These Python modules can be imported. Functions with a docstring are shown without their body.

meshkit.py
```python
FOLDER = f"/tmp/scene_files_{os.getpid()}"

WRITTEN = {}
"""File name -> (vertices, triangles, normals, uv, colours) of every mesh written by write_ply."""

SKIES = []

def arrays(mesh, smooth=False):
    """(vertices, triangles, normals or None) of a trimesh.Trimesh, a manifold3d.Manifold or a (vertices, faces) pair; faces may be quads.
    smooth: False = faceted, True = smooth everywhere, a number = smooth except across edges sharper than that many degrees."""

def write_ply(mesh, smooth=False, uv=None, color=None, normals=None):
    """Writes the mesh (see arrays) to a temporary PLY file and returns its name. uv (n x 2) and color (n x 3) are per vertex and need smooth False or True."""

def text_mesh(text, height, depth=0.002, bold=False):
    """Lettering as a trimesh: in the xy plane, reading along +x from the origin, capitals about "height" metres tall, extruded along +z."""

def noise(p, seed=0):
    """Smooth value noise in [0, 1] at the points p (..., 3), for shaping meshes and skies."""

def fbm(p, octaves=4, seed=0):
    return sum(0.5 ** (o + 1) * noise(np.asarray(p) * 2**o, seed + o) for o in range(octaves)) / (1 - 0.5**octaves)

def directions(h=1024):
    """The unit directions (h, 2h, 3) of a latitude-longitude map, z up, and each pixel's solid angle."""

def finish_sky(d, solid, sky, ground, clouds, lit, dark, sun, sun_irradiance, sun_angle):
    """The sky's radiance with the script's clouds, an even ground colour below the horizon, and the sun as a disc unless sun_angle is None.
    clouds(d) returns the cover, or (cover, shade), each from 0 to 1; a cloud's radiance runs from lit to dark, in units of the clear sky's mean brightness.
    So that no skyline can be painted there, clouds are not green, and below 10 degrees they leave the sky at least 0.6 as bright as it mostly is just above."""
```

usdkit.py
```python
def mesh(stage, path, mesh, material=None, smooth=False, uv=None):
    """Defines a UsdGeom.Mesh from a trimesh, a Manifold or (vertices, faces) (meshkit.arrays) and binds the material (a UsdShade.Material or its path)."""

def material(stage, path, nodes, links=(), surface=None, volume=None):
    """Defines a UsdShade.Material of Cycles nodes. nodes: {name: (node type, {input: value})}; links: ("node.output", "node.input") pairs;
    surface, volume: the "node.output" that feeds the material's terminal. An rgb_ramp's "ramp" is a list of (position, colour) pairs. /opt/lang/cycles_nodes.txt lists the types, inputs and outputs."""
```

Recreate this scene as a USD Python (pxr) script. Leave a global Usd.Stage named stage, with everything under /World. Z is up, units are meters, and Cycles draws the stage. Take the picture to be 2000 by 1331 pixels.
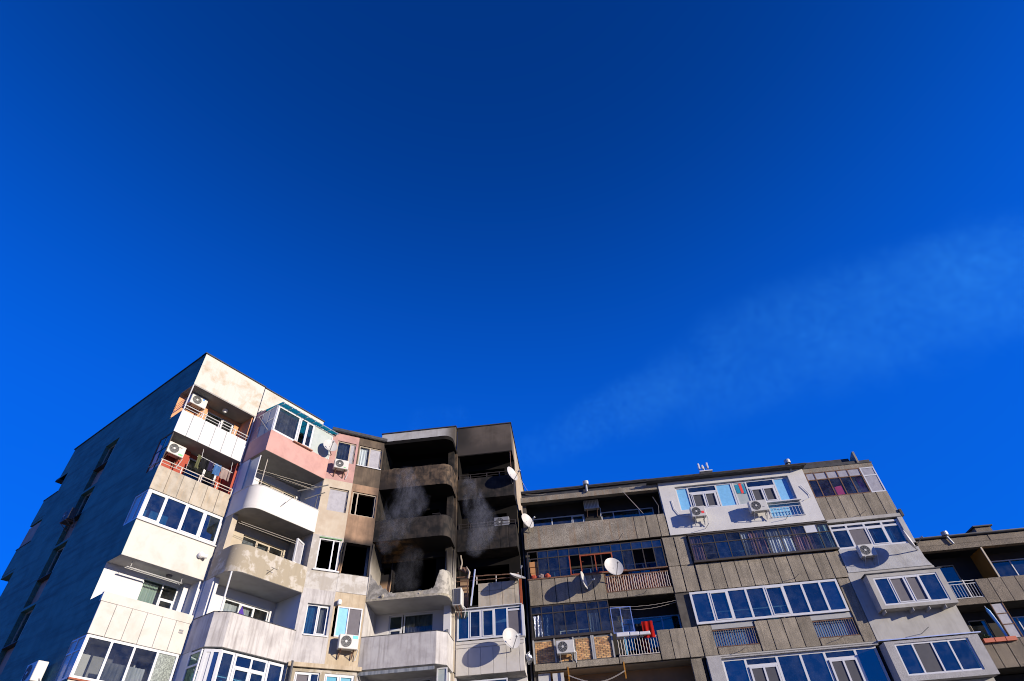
import math, random
import numpy as np, trimesh, shapely, usdkit, meshkit
from shapely.geometry import Polygon, box as sbox
from pxr import Usd, UsdGeom, UsdLux, UsdShade, Sdf, Gf

random.seed(7); RNG = np.random.default_rng(7)
stage = Usd.Stage.CreateInMemory()
UsdGeom.SetStageUpAxis(stage, UsdGeom.Tokens.z); UsdGeom.SetStageMetersPerUnit(stage, 1.0)
UsdGeom.Xform.Define(stage, '/World'); UsdGeom.Scope.Define(stage, '/World/Looks')

# ------------------------------------------------------------------ camera, sky, sun, exposure
SUN_AZ, SUN_EL = math.radians(64), math.radians(12)          # azimuth from -y towards +x
SUN = np.array([math.sin(SUN_AZ)*math.cos(SUN_EL), -math.cos(SUN_AZ)*math.cos(SUN_EL), math.sin(SUN_EL)])
SUN_ROT = math.atan2(SUN[0], SUN[1])
cam = UsdGeom.Camera.Define(stage, '/World/camera')
R_ = np.array([0.99239562, 0.11220257, -0.05061149]); U_ = np.array([0.11423983, -0.68649923, 0.71810032]); F_ = np.array([-0.04582795, 0.71842146, 0.69409683])
cam.AddTransformOp().Set(Gf.Matrix4d(*[float(x) for x in (*R_, 0, *U_, 0, *(-F_), 0, 0, 0, 1.6, 1)]))
cam.CreateHorizontalApertureAttr(36.0); cam.CreateVerticalApertureAttr(36.0*681/1024)
cam.CreateFocalLengthAttr(36.0*1137.737/2000); cam.CreateClippingRangeAttr(Gf.Vec2f(0.1, 5000))
cam.CreateExposureAttr(0.9)

def material(name, nodes, links, surface=None, volume=None):
    return usdkit.material(stage, '/World/Looks/'+name, nodes, links, surface=surface, volume=volume)

SKY_STRENGTH = 0.138
sky_mat = material('sky_look', {
    'sky': ('sky_texture', {'sky_type': 'single_scattering', 'sun_disc': False, 'sun_elevation': SUN_EL, 'sun_rotation': SUN_ROT, 'altitude': 0.0, 'air_density': 1.0, 'aerosol_density': 0.05, 'ozone_density': 2.0}),
    'deep': ('gamma', {'gamma': .42}), 'filt': ('vector_math', {'math_type': 'multiply', 'vector2': (.007, .385, 1.95)}),
    'tc': ('texture_coordinate', {}), 'xyz': ('separate_xyz', {}), 'el': ('map_range', {'range_type': 'smoothstep', 'from_min': .50, 'from_max': 1.0, 'to_min': 1.0, 'to_max': .40, 'clamp': True}), 'high': ('vector_math', {'math_type': 'scale'}),
    'bg': ('background_shader', {'strength': SKY_STRENGTH})},
    [('sky.color', 'deep.color'), ('deep.color', 'filt.vector1'), ('tc.generated', 'xyz.vector'), ('xyz.z', 'el.value'), ('filt.vector', 'high.vector1'), ('el.result', 'high.scale'), ('high.vector', 'bg.color')], surface='bg.background')
dome = UsdLux.DomeLight.Define(stage, '/World/sky'); dome.CreateIntensityAttr(1.0)
UsdShade.MaterialBindingAPI.Apply(dome.GetPrim()).Bind(sky_mat)
dome.GetPrim().SetCustomDataByKey('label', 'deep blue cloudless sky above the roofs'); dome.GetPrim().SetCustomDataByKey('kind', 'structure'); dome.GetPrim().SetCustomDataByKey('category', 'sky')
sun = UsdLux.DistantLight.Define(stage, '/World/sun'); sun.CreateIntensityAttr(1.05); sun.CreateNormalizeAttr(True); sun.CreateAngleAttr(0.5); sun.CreateColorAttr(Gf.Vec3f(1.0, 0.895, 0.76))
zx = SUN; xx = np.cross([0, 0, 1.0], zx); xx /= np.linalg.norm(xx); yx = np.cross(zx, xx)
sun.AddTransformOp().Set(Gf.Matrix4d(*[float(v) for v in (*xx, 0, *yx, 0, *zx, 0, 0, 0, 60, 1)]))

# ------------------------------------------------------------------ helpers
class Fr:
    """facade frame: u along the wall, w out of the wall, z up"""
    def __init__(s, o, yaw):
        y = math.radians(yaw); s.o = np.array([o[0], o[1], 0.0]); s.e = np.array([math.cos(y), math.sin(y), 0]); s.n = np.array([math.sin(y), -math.cos(y), 0])
    def P(s, p):
        p = np.atleast_2d(np.asarray(p, float)); return s.o + p[:, :1]*s.e + p[:, 1:2]*s.n + p[:, 2:3]*np.array([0, 0, 1.0])
WORLD = Fr((0, 0), 0)
BOXF = np.array([[0,1,3],[0,3,2],[4,6,7],[4,7,5],[0,4,5],[0,5,1],[2,3,7],[2,7,6],[0,2,6],[0,6,4],[1,5,7],[1,7,3]])
class MB:
    def __init__(s, f=WORLD): s.f = f; s.V = []; s.T = []; s.n = 0
    def add(s, v, t):
        v = np.asarray(v, float); t = np.asarray(t, int)
        s.V.append(s.f.P(v)); s.T.append(t[:, ::-1] + s.n); s.n += len(v); return s
    def tm(s, m): return s.add(m.vertices, m.faces)
    def box(s, u0, u1, w0, w1, z0, z1):
        return s.add([[u, w, z] for u in (u0, u1) for w in (w0, w1) for z in (z0, z1)], BOXF)
    def cbox(s, u0, u1, w0, w1, z0, z1, c=0.012):
        v = []
        for u, su in ((u0, 1), (u1, -1)):
            for w, sw in ((w0, 1), (w1, -1)):
                for z, sz in ((z0, 1), (z1, -1)):
                    v += [[u, w+sw*c, z+sz*c], [u+su*c, w, z+sz*c], [u+su*c, w+sw*c, z]]
        return s.tm(trimesh.Trimesh(v).convex_hull)
    def tube(s, pts, r, n=6, cap=True):
        pts = [np.asarray(p, float) for p in pts]; rings = []
        for i, p in enumerate(pts):
            d = (pts[min(i+1, len(pts)-1)] - pts[max(i-1, 0)]); d /= np.linalg.norm(d) + 1e-12
            a = np.cross(d, [0, 0, 1.0]) if abs(d[2]) < .9 else np.cross(d, [1.0, 0, 0]); a /= np.linalg.norm(a); b = np.cross(d, a)
            rr = r[i] if np.ndim(r) else r
            rings.append([p + rr*(math.cos(t)*a + math.sin(t)*b) for t in np.linspace(0, 2*math.pi, n, endpoint=False)])
        v = np.array(rings).reshape(-1, 3); t = []
        for i in range(len(pts)-1):
            for k in range(n):
                a, b = i*n+k, i*n+(k+1) % n; t += [[a, b, b+n], [a, b+n, a+n]]
        if cap:
            v = np.vstack([v, pts[0], pts[-1]]); c0, c1 = len(v)-2, len(v)-1; m = (len(pts)-1)*n
            for k in range(n): t += [[c0, (k+1) % n, k], [c1, m+k, m+(k+1) % n]]
        return s.add(v, t)
    def prism(s, poly, z0, z1):            # polygon in (u, w), extruded up
        for g in getattr(poly, 'geoms', [poly]):
            m = trimesh.creation.extrude_polygon(g, z1-z0, engine='earcut'); s.add(m.vertices + [0, 0, z0], m.faces)
        return s
    def plate(s, poly, w0, w1):            # polygon in (u, z), extruded along w
        for g in getattr(poly, 'geoms', [poly]):
            if g.is_empty: continue
            m = trimesh.creation.extrude_polygon(g, w1-w0, engine='earcut'); v = m.vertices
            s.add(np.stack([v[:, 0], v[:, 2]+w0, v[:, 1]], 1), m.faces[:, ::-1])
        return s
    def wall(s, u0, u1, z0, z1, w0, w1, holes=()):
        p = sbox(u0, z0, u1, z1)
        for h in holes: p = p.difference(sbox(h[0], h[2], h[1], h[3]))
        return s.plate(p, w0, w1)
    def out(s):
        return np.vstack(s.V), np.vstack(s.T)

USED = {}
def numbered(parent, name):
    k = (parent, name); i = USED.get(k, -1) + 1; USED[k] = i
    return f'{parent}/{name}' if i == 0 else f'{parent}/{name}_{i:03d}'
class Thing:
    def __init__(s, name, label, cat, loc=(0, 0, 0), group=None, kind=None):
        s.path = numbered('/World', name); s.loc = np.array(loc, float)
        x = UsdGeom.Xform.Define(stage, s.path); x.AddTranslateOp().Set(Gf.Vec3d(*[float(v) for v in loc]))
        tag(x.GetPrim(), label, cat, group, kind)
    def part(s, name, mb, mat, parent=None, label=None, smooth=False):
        p = numbered(parent or s.path, name); v, t = mb.out()
        m = usdkit.mesh(stage, p, (v - s.loc, t), mat, smooth=smooth)
        if label: m.GetPrim().SetCustomDataByKey('label', label)
        return p
def tag(prim, label=None, cat=None, group=None, kind=None):
    for k, v in (('label', label), ('category', cat), ('group', group), ('kind', kind)):
        if v: prim.SetCustomDataByKey(k, v)
def single(name, mb, mat, label, cat, group=None, kind=None, smooth=False):
    p = numbered('/World', name); m = usdkit.mesh(stage, p, mb.out(), mat, smooth=smooth); tag(m.GetPrim(), label, cat, group, kind); return p

# ------------------------------------------------------------------ materials
ALB = .62
def surf(name, base, var=None, scale=2.5, lo=.4, hi=.65, streak=0.0, scol=(.1, .09, .08), rough=.85, bump=.25, bscale=60, bdist=.01, rnd=0.0, spec=.25, metal=0.0, speck=None, sscale=120, grads=(), detail=7, keep=False, sdir=(5.0, 5.0, .35)):
    """weathered surface: base and var mixed by a broad noise, vertical run-down streaks, specks, fine relief; grads = soot or dirt that fades along a direction"""
    if max(base) > .38 and not keep:               # old paint and render, never fresh white
        base = tuple(c*ALB for c in base); var = tuple(c*ALB for c in var) if var is not None else None
    nd = {'geo': ('geometry', {}), 'n': ('noise_texture', {'scale': scale, 'detail': detail, 'roughness': .62, 'distortion': .3}),
          'r': ('rgb_ramp', {'ramp': [(lo, base), (hi, var if var is not None else base)]}),
          'fine': ('noise_texture', {'scale': bscale, 'detail': 4, 'roughness': .6}),
          'b': ('bump', {'strength': bump, 'distance': bdist}),
          'p': ('principled_bsdf', {'roughness': rough, 'specular_ior_level': spec, 'metallic': metal})}
    ln = [('geo.position', 'n.vector'), ('n.fac', 'r.fac'), ('geo.position', 'fine.vector'), ('fine.fac', 'b.height'), ('b.normal', 'p.normal')]
    cur = 'r.color'
    if speck is not None:
        nd['vs'] = ('noise_texture', {'scale': sscale, 'detail': 2, 'roughness': .5}); nd['vr'] = ('rgb_ramp', {'ramp': [(.38, (0, 0, 0)), (.55, (1, 1, 1))]}); nd['vm'] = ('mix', {'color1': speck})
        ln += [('geo.position', 'vs.vector'), ('vs.fac', 'vr.fac'), ('vr.color', 'vmf.color'), ('vmf.val', 'vm.fac'), (cur, 'vm.color2')]; nd['vmf'] = ('rgb_to_bw', {}); cur = 'vm.color'
    if streak > 0:
        nd['sm'] = ('mapping', {'scale': sdir}); nd['sn'] = ('noise_texture', {'scale': 1.6, 'detail': 5, 'roughness': .65})
        nd['sr'] = ('map_range', {'from_min': .47, 'from_max': .74, 'to_min': 0.0, 'to_max': streak, 'clamp': True}); nd['sx'] = ('mix', {'color2': scol})
        ln += [('geo.position', 'sm.vector'), ('sm.vector', 'sn.vector'), ('sn.fac', 'sr.value'), ('sr.result', 'sx.fac'), (cur, 'sx.color1')]; cur = 'sx.color'
    for i, (vec, f0, f1, col, amp) in enumerate(grads):
        k = f'g{i}'
        nd[k+'d'] = ('vector_math', {'math_type': 'dot_product', 'vector2': vec}); nd[k+'n'] = ('noise_texture', {'scale': 1.3, 'detail': 6, 'roughness': .6})
        nd[k+'a'] = ('math', {'math_type': 'multiply_add', 'value2': amp}); nd[k+'m'] = ('map_range', {'range_type': 'smoothstep', 'from_min': f0+amp*.5, 'from_max': f1+amp*.5, 'clamp': True}); nd[k+'x'] = ('mix', {'color2': col})
        ln += [('geo.position', k+'d.vector1'), ('geo.position', k+'n.vector'), (k+'n.fac', k+'a.value1'), (k+'d.value', k+'a.value3'), (k+'a.value', k+'m.value'), (k+'m.result', k+'x.fac'), (cur, k+'x.color1')]; cur = k+'x.color'
    if rnd > 0:
        nd['oi'] = ('object_info', {}); nd['om'] = ('map_range', {'to_min': 1-rnd, 'to_max': 1+rnd}); nd['oh'] = ('hsv', {'hue': .5, 'saturation': 1.0, 'fac': 1.0})
        ln += [('oi.random', 'om.value'), ('om.result', 'oh.value'), (cur, 'oh.color')]; cur = 'oh.color'
    ln.append((cur, 'p.base_color'))
    return material(name, nd, ln, surface='p.BSDF')
def plain(name, col, rough=.5, metal=0.0, spec=.4, rnd=0.0, var=.12, scale=6):
    return surf(name, col, tuple(c*(1-var) for c in col), scale=scale, rough=rough, metal=metal, spec=spec, bump=.05, rnd=rnd, keep=name not in ('white_window_frame', 'white_steel_rail', 'air_conditioner_casing', 'dish_grey_white', 'cream_wooden_frame'))
def glass(name, tint, ior=1.5, rough=0.0, dust=.07):
    """window pane: tinted see-through mixed with a mirror reflection by fresnel on the outer face, a thin film of dust, no two panes alike"""
    return material(name, {'t': ('transparent_bsdf', {}), 'g': ('glossy_bsdf', {'color': (.65, 1.0, .90), 'roughness': rough}), 'f': ('fresnel', {}), 'm': ('mix_closure', {}), 'd': ('diffuse_bsdf', {'color': (.34, .33, .31)}), 'm2': ('mix_closure', {}),
                           'oi': ('object_info', {}), 'fi': ('map_range', {'to_min': ior*.9, 'to_max': ior*1.12}), 'tv': ('map_range', {'to_min': 1.08, 'to_max': .62}), 'th': ('hsv', {'hue': .5, 'saturation': 1.0, 'fac': 1.0, 'color': tint}),
                           'geo': ('geometry', {}), 'n': ('noise_texture', {'scale': .9, 'detail': 1}), 'b': ('bump', {'strength': .02, 'distance': .03}), 'i': ('math', {'math_type': 'subtract', 'value1': 1.0}), 'x': ('math', {'math_type': 'multiply'}),
                           'dn': ('noise_texture', {'scale': 2.6, 'detail': 5, 'roughness': .65}), 'dr': ('map_range', {'from_min': .42, 'from_max': .8, 'to_min': .01, 'to_max': dust, 'clamp': True})},
                    [('oi.random', 'fi.value'), ('fi.result', 'f.IOR'), ('oi.random', 'tv.value'), ('tv.result', 'th.value'), ('th.color', 't.color'), ('geo.backfacing', 'i.value2'), ('i.value', 'x.value1'), ('f.fac', 'x.value2'), ('x.value', 'm.fac'), ('t.BSDF', 'm.closure1'), ('g.BSDF', 'm.closure2'), ('geo.position', 'n.vector'), ('n.fac', 'b.height'), ('b.normal', 'g.normal'),
                     ('geo.position', 'dn.vector'), ('dn.fac', 'dr.value'), ('dr.result', 'm2.fac'), ('m.closure', 'm2.closure1'), ('d.BSDF', 'm2.closure2')], surface='m2.closure')
def cloth(name, c1, c2, scale=9.0):
    return material(name, {'geo': ('geometry', {}), 'mp': ('mapping', {'scale': (1, 1, .15)}), 'n': ('noise_texture', {'scale': scale, 'detail': 3}), 'r': ('rgb_ramp', {'ramp': [(.4, c1), (.6, c2)]}),
                           'd': ('diffuse_bsdf', {}), 't': ('translucent_bsdf', {}), 'm': ('mix_closure', {'fac': .35})},
                    [('geo.position', 'mp.vector'), ('mp.vector', 'n.vector'), ('n.fac', 'r.fac'), ('r.color', 'd.color'), ('r.color', 't.color'), ('d.BSDF', 'm.closure1'), ('t.BSDF', 'm.closure2')], surface='m.closure')

K = dict(
 white_old=surf('aged_white_plaster', (.72, .68, .60), (.50, .40, .25), 1.3, .5, .72, streak=.35, scol=(.42, .34, .22)),
 white_clean=surf('white_painted_panel', (.80, .79, .77), (.76, .74, .71), 2, rnd=.02, bump=.05, rough=.6),
 conc_pale=surf('pale_stained_concrete', (.56, .50, .40), (.40, .35, .27), 2.2, .42, .66, streak=.4, scol=(.40, .27, .14), rnd=.06),
 white_warm=surf('white_render', (.74, .70, .63), (.64, .59, .51), 1.6, .45, .7, streak=.25, scol=(.45, .40, .33)),
 white_bright=surf('white_wall_paint', (.80, .78, .76), (.72, .70, .68), 1.2, .45, .75, streak=.2, scol=(.5, .47, .45)),
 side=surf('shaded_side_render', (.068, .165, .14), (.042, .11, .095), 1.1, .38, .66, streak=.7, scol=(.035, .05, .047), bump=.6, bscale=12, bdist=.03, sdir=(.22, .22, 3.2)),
 side_brown=surf('brown_recess_panel', (.37, .20, .14), (.30, .16, .11), 3),
 coping=surf('dark_roof_felt', (.03, .03, .035), (.05, .05, .05), 3, rough=.7),
 orange=surf('peach_orange_paint', (.82, .40, .20), (.74, .34, .17), 2, bump=.1),
 red=surf('brick_red_paint', (.50, .10, .055), (.42, .08, .05), 2, bump=.1),
 pink=surf('pink_plaster', (.66, .38, .33), (.55, .31, .27), 2, .42, .7, streak=.35, scol=(.40, .24, .20)),
 soffit=surf('balcony_soffit', (.42, .40, .37), (.33, .31, .29), 1.8),
 soffit_white=surf('white_soffit', (.68, .67, .65), (.58, .56, .54), 1.8),
 white_round=surf('bright_white_curved_render', (.80, .78, .74), (.74, .71, .66), 1.5, streak=.12, scol=(.5, .46, .4)),
 conc_crack=surf('patched_grey_concrete', (.42, .36, .26), (.60, .55, .47), 2.0, .5, .58, streak=.5, scol=(.22, .19, .14), bump=.4, bscale=30),
 white_dirty=surf('dirty_white_render', (.67, .64, .61), (.52, .49, .47), 2.0, .42, .68, streak=.75, scol=(.17, .15, .14)),
 cream=surf('cream_wall', (.60, .52, .40), (.52, .44, .33), 2, streak=.3, scol=(.35, .29, .2)),
 m_top=surf('pink_plaster_sooty_edge', (.62, .36, .32), (.46, .27, .24), 2.2, .42, .68, streak=.4, scol=(.32, .20, .17), grads=[((.866, .5, 0), 4.0, 4.5, (.20, .14, .10), .8)]),
 m_top_soot=surf('soot_brown_plaster', (.105, .077, .052), (.055, .04, .028), 1.6, .4, .66, streak=.6, scol=(.03, .025, .02), grads=[((.866, .5, 0), 4.7, 5.6, (.035, .028, .022), .7)]),
 m_mid=surf('cream_plaster_singed_edge', (.66, .57, .44), (.56, .46, .34), 1.6, streak=.3, scol=(.33, .25, .17), grads=[((.866, .5, 0), 3.7, 4.5, (.22, .14, .09), .6)]),
 m_mid_soot=surf('heat_browned_plaster', (.27, .17, .105), (.15, .095, .06), 1.4, .4, .7, streak=.5, scol=(.10, .07, .045), grads=[((.866, .5, 0), 4.5, 5.6, (.045, .033, .025), .6), ((0, 0, -1.0), -14.75, -14.3, (.02, .016, .014), .4)]),
 m_low=surf('patched_render', (.50, .46, .40), (.66, .63, .58), 1.8, .46, .56, streak=.35, scol=(.25, .21, .16), bump=.4, bscale=30),
 m_conc=surf('brown_grey_concrete', (.34, .27, .18), (.42, .35, .25), 2.0, streak=.55, scol=(.17, .13, .08)),
 soot=surf('black_soot', (.006, .0055, .005), (.011, .009, .008), 1.5, .4, .7, rough=.95, spec=.1),
 soot_room=surf('burnt_room_black', (.004, .004, .004), (.007, .006, .006), 1.5, .4, .7, rough=1.0, spec=0.0),
 soot_brown=surf('soot_browned_concrete', (.115, .078, .048), (.02, .0155, .012), 2.4, .38, .60, streak=.9, scol=(.012, .010, .009), bump=.4, bscale=30, grads=[((-.45, 0, -1.0), -15.0, -13.2, (.022, .017, .013), .8)]),
 soot_dark=surf('soot_darkened_concrete', (.030, .0235, .0185), (.0065, .006, .0055), 2.4, .38, .60, streak=.9, scol=(.006, .0055, .005), rnd=.2, bump=.4, bscale=30),
 b1_par=surf('white_parapet_soot_top', (.62, .60, .56), (.48, .45, .41), 1.6, streak=.35, scol=(.22, .2, .17), grads=[((1.0, 0, 0), -6.5, -5.5, (.10, .085, .065), .6), ((0, 0, -1.0), -20.95, -20.5, (.03, .026, .022), .5)]),
 b2_par=surf('greyed_parapet_soot', (.085, .068, .054), (.05, .04, .031), 1.4, .4, .7, streak=.5, scol=(.09, .075, .06), grads=[((-1.0, 0, 0), 3.9, 5.2, (.022, .019, .016), .8), ((0, 0, -1.0), -21.0, -20.2, (.04, .033, .027), .6)]),
 b_side=surf('cream_end_wall', (.62, .50, .34), (.50, .39, .26), 1.6, streak=.45, scol=(.22, .17, .11), grads=[((0, -1.0, 0), -30.0, -29.0, (.10, .08, .055), .5)]),
 pier_sooty=surf('sooty_pier', (.60, .55, .47), (.48, .43, .36), 1.6, streak=.4, scol=(.2, .17, .13), grads=[((0, 0, 1.0), 12.4, 14.2, (.03, .025, .02), .7)]),
 scorch=surf('scorched_lintel', (.16, .085, .03), (.03, .02, .012), 3.0, .4, .58, streak=.5, scol=(.01, .008, .006), grads=[((1.0, 0, 0), -8.2, -6.6, (.006, .005, .0045), .9)]),
 tan=surf('scorched_tan_wall', (.52, .33, .19), (.42, .26, .15), 2.5, grads=[((0, 0, 1.0), 12.9, 13.3, (.012, .01, .01), .25)]),
 rubble=surf('broken_concrete', (.36, .32, .25), (.22, .20, .15), 5, .4, .6, bump=.8, bscale=20, bdist=.03),
 broken=surf('broken_grey_parapet', (.56, .52, .44), (.30, .28, .24), 3.2, .44, .56, bump=.5, bscale=25, bdist=.02),
 agg=surf('exposed_aggregate_concrete', (.33, .28, .205), (.20, .17, .125), 1.6, .38, .68, streak=.6, scol=(.09, .078, .06), bump=.9, bscale=38, bdist=.02, rnd=.17, speck=(.13, .112, .085), sscale=58),
 agg_far=surf('far_block_concrete', (.25, .205, .15), (.17, .14, .105), 1.6, .38, .68, streak=.5, scol=(.09, .07, .05), bump=.9, bscale=38, bdist=.02, rnd=.12, speck=(.07, .06, .05), sscale=45),
 agg_dark=surf('dark_joint_concrete', (.06, .052, .043), (.09, .08, .065), 3, bump=.5),
 agg_old=surf('weathered_aggregate_concrete', (.33, .29, .225), (.16, .14, .11), 1.1, .38, .66, streak=.6, scol=(.20, .105, .04), bump=.9, bscale=34, bdist=.02, speck=(.10, .088, .07), sscale=48),
 stucco=surf('white_stucco', (.82, .80, .75), (.74, .72, .68), 1.6, bump=.6, bscale=70, bdist=.01),
 grey_ins=surf('grey_render_box', (.36, .345, .31), (.29, .275, .245), 1.4, .4, .7, streak=.35, scol=(.2, .19, .17), bump=.3),
 grey_speck=surf('speckled_grey_render', (.38, .37, .36), (.31, .30, .29), 3, bump=.6, bscale=60, speck=(.2, .19, .18), sscale=60),
 plaster_c3=surf('smeared_white_cement', (.60, .60, .59), (.46, .45, .44), 1.8, .42, .64, streak=.2, scol=(.42, .36, .27), bump=.5, bscale=22, bdist=.02),
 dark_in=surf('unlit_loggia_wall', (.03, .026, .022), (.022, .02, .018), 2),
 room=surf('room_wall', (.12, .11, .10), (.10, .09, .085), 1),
 tan_in=surf('ochre_loggia_wall', (.36, .20, .09), (.29, .16, .075), 1.5),
 pvc=plain('white_window_frame', (.80, .80, .80), .35, var=.06),
 frame_old=plain('cream_wooden_frame', (.55, .46, .34), .6),
 steel_dark=plain('dark_steel_frame', (.035, .028, .024), .6, spec=.3),
 steel_rust=surf('rusted_steel', (.16, .085, .05), (.07, .04, .028), 14, rough=.8),
 rust_orange=surf('orange_primer_steel', (.40, .09, .03), (.30, .065, .025), 8, rough=.6),
 rail=plain('painted_steel_rail', (.45, .40, .34), .5),
 bar_brown=surf('weathered_bar_paint', (.26, .20, .14), (.15, .10, .065), 10, rough=.7), rail_white=plain('white_steel_rail', (.75, .74, .72), .45),
 alu=plain('bare_metal_tube', (.55, .57, .60), .3, metal=.8),
 glass=glass('window_glass', (.94, .96, .96), 1.5),
 glass_dark=glass('dim_window_glass', (.66, .72, .76), 1.65),
 glass_blue=glass('blue_window_glass', (.36, .62, .76), 2.0),
 glass_sky=glass('mirror_blue_glass', (.34, .56, .70), 2.3),
 frost=surf('frosted_pane', (.55, .60, .55), (.48, .54, .50), 4, rough=.35, spec=.5, bump=.05),
 frost_dark=surf('patterned_frosted_pane', (.20, .23, .20), (.07, .085, .075), 22, .42, .56, rough=.3, spec=.6, detail=3),
 frost_grey=surf('dusty_pane', (.30, .29, .30), (.24, .23, .24), 5, rough=.35, spec=.5),
 purple=surf('purple_loggia_wall', (.17, .05, .36), (.12, .035, .28), 2), magenta=surf('magenta_blind', (.34, .015, .15), (.26, .015, .13), 2),
 teal_sheet=cloth('teal_roof_sheet', (.02, .36, .50), (.015, .28, .40)), teal=plain('teal_corrugated_sheet', (.02, .22, .32), .4), curt_white=cloth('white_net_curtain', (.68, .70, .70), (.45, .48, .50)), curt_grey=cloth('grey_curtain', (.34, .36, .38), (.20, .22, .25)),
 curt_pink=cloth('faded_pink_curtain', (.55, .34, .36), (.30, .13, .14)), curt_teal=cloth('pale_teal_curtain', (.30, .46, .48), (.16, .28, .31)), curt_green=cloth('pale_green_curtain', (.44, .55, .44), (.34, .45, .36)),
 blind=plain('dark_insect_screen', (.055, .055, .065), .8), blind_grey=plain('grey_insect_screen', (.11, .10, .11), .8), panel_blue=plain('blue_window_panel', (.012, .035, .13), .3),
 panel_wblue=plain('sky_blue_roller_blind', (.16, .40, .62), .5),
 ac_white=plain('air_conditioner_casing', (.74, .72, .66), .45, var=.1), ac_grille=plain('fan_grille_dark', (.045, .045, .045), .6), ac_mid=plain('grille_wire_grey', (.25, .25, .24), .5),
 bracket=surf('rusty_bracket', (.20, .11, .07), (.12, .07, .05), 12), bracket_grey=plain('grey_bracket', (.30, .30, .29), .6),
 dish=plain('dish_grey_white', (.66, .64, .60), .5, var=.1), dish_blue=plain('dish_back_blue', (.05, .14, .30), .5), arm=plain('dark_arm', (.09, .085, .08), .6),
 foil=surf('crinkled_foil', (.62, .65, .70), (.50, .53, .58), 3, rough=.22, metal=.9, bump=1.0, bscale=5, bdist=.12), cardboard=plain('cardboard_box', (.40, .19, .07), .9),
 brick=surf('yellow_brown_brick', (.46, .28, .12), (.34, .17, .08), 5, rnd=.35, bump=.5, keep=True), mortar=surf('mortar', (.22, .20, .17), (.15, .14, .12), 8), wood=surf('brown_wood_slat', (.24, .11, .07), (.15, .07, .05), 9, rnd=.25),
 yellow_wood=surf('ochre_partition_panel', (.46, .21, .03), (.38, .165, .025), 3), terracotta=plain('terracotta_planter', (.42, .10, .05), .7), leaf=plain('dark_leaf', (.05, .09, .03), .6),
 cl_black=cloth('black_fabric', (.015, .015, .018), (.03, .03, .03)), cl_navy=cloth('navy_fabric', (.02, .02, .06), (.035, .03, .07)), cl_denim=cloth('blue_denim', (.05, .13, .30), (.08, .18, .38)), cl_taupe=cloth('taupe_fabric', (.36, .28, .25), (.28, .21, .19)),
 cl_coral=cloth('coral_fabric', (.60, .13, .07), (.5, .1, .06)), cl_red=cloth('red_fabric', (.45, .02, .015), (.32, .015, .012)), cl_yellow=cloth('yellow_fabric', (.60, .45, .10), (.5, .36, .08)), cl_olive=cloth('olive_fabric', (.16, .17, .09), (.12, .12, .06)), cl_purple=plain('purple_fabric', (.05, .015, .20), .8),
 badge_cyan=plain('cyan_sticker', (.10, .48, .70), .5), badge_red=plain('red_sticker', (.65, .05, .04), .5), badge_green=plain('green_sticker', (.12, .42, .16), .5), dark_case=plain('dark_grey_casing', (.06, .06, .06), .6), badge_grey=plain('grey_print', (.16, .16, .17), .5), badge_blue=plain('blue_sticker', (.05, .2, .55), .5),
 pipe=plain('dark_plastic_pipe', (.05, .05, .055), .5), zinc=plain('zinc_vent_pipe', (.33, .34, .34), .5, metal=.3), rooftile=surf('roof_sheet', (.035, .033, .035), (.06, .055, .05), 4),
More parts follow.
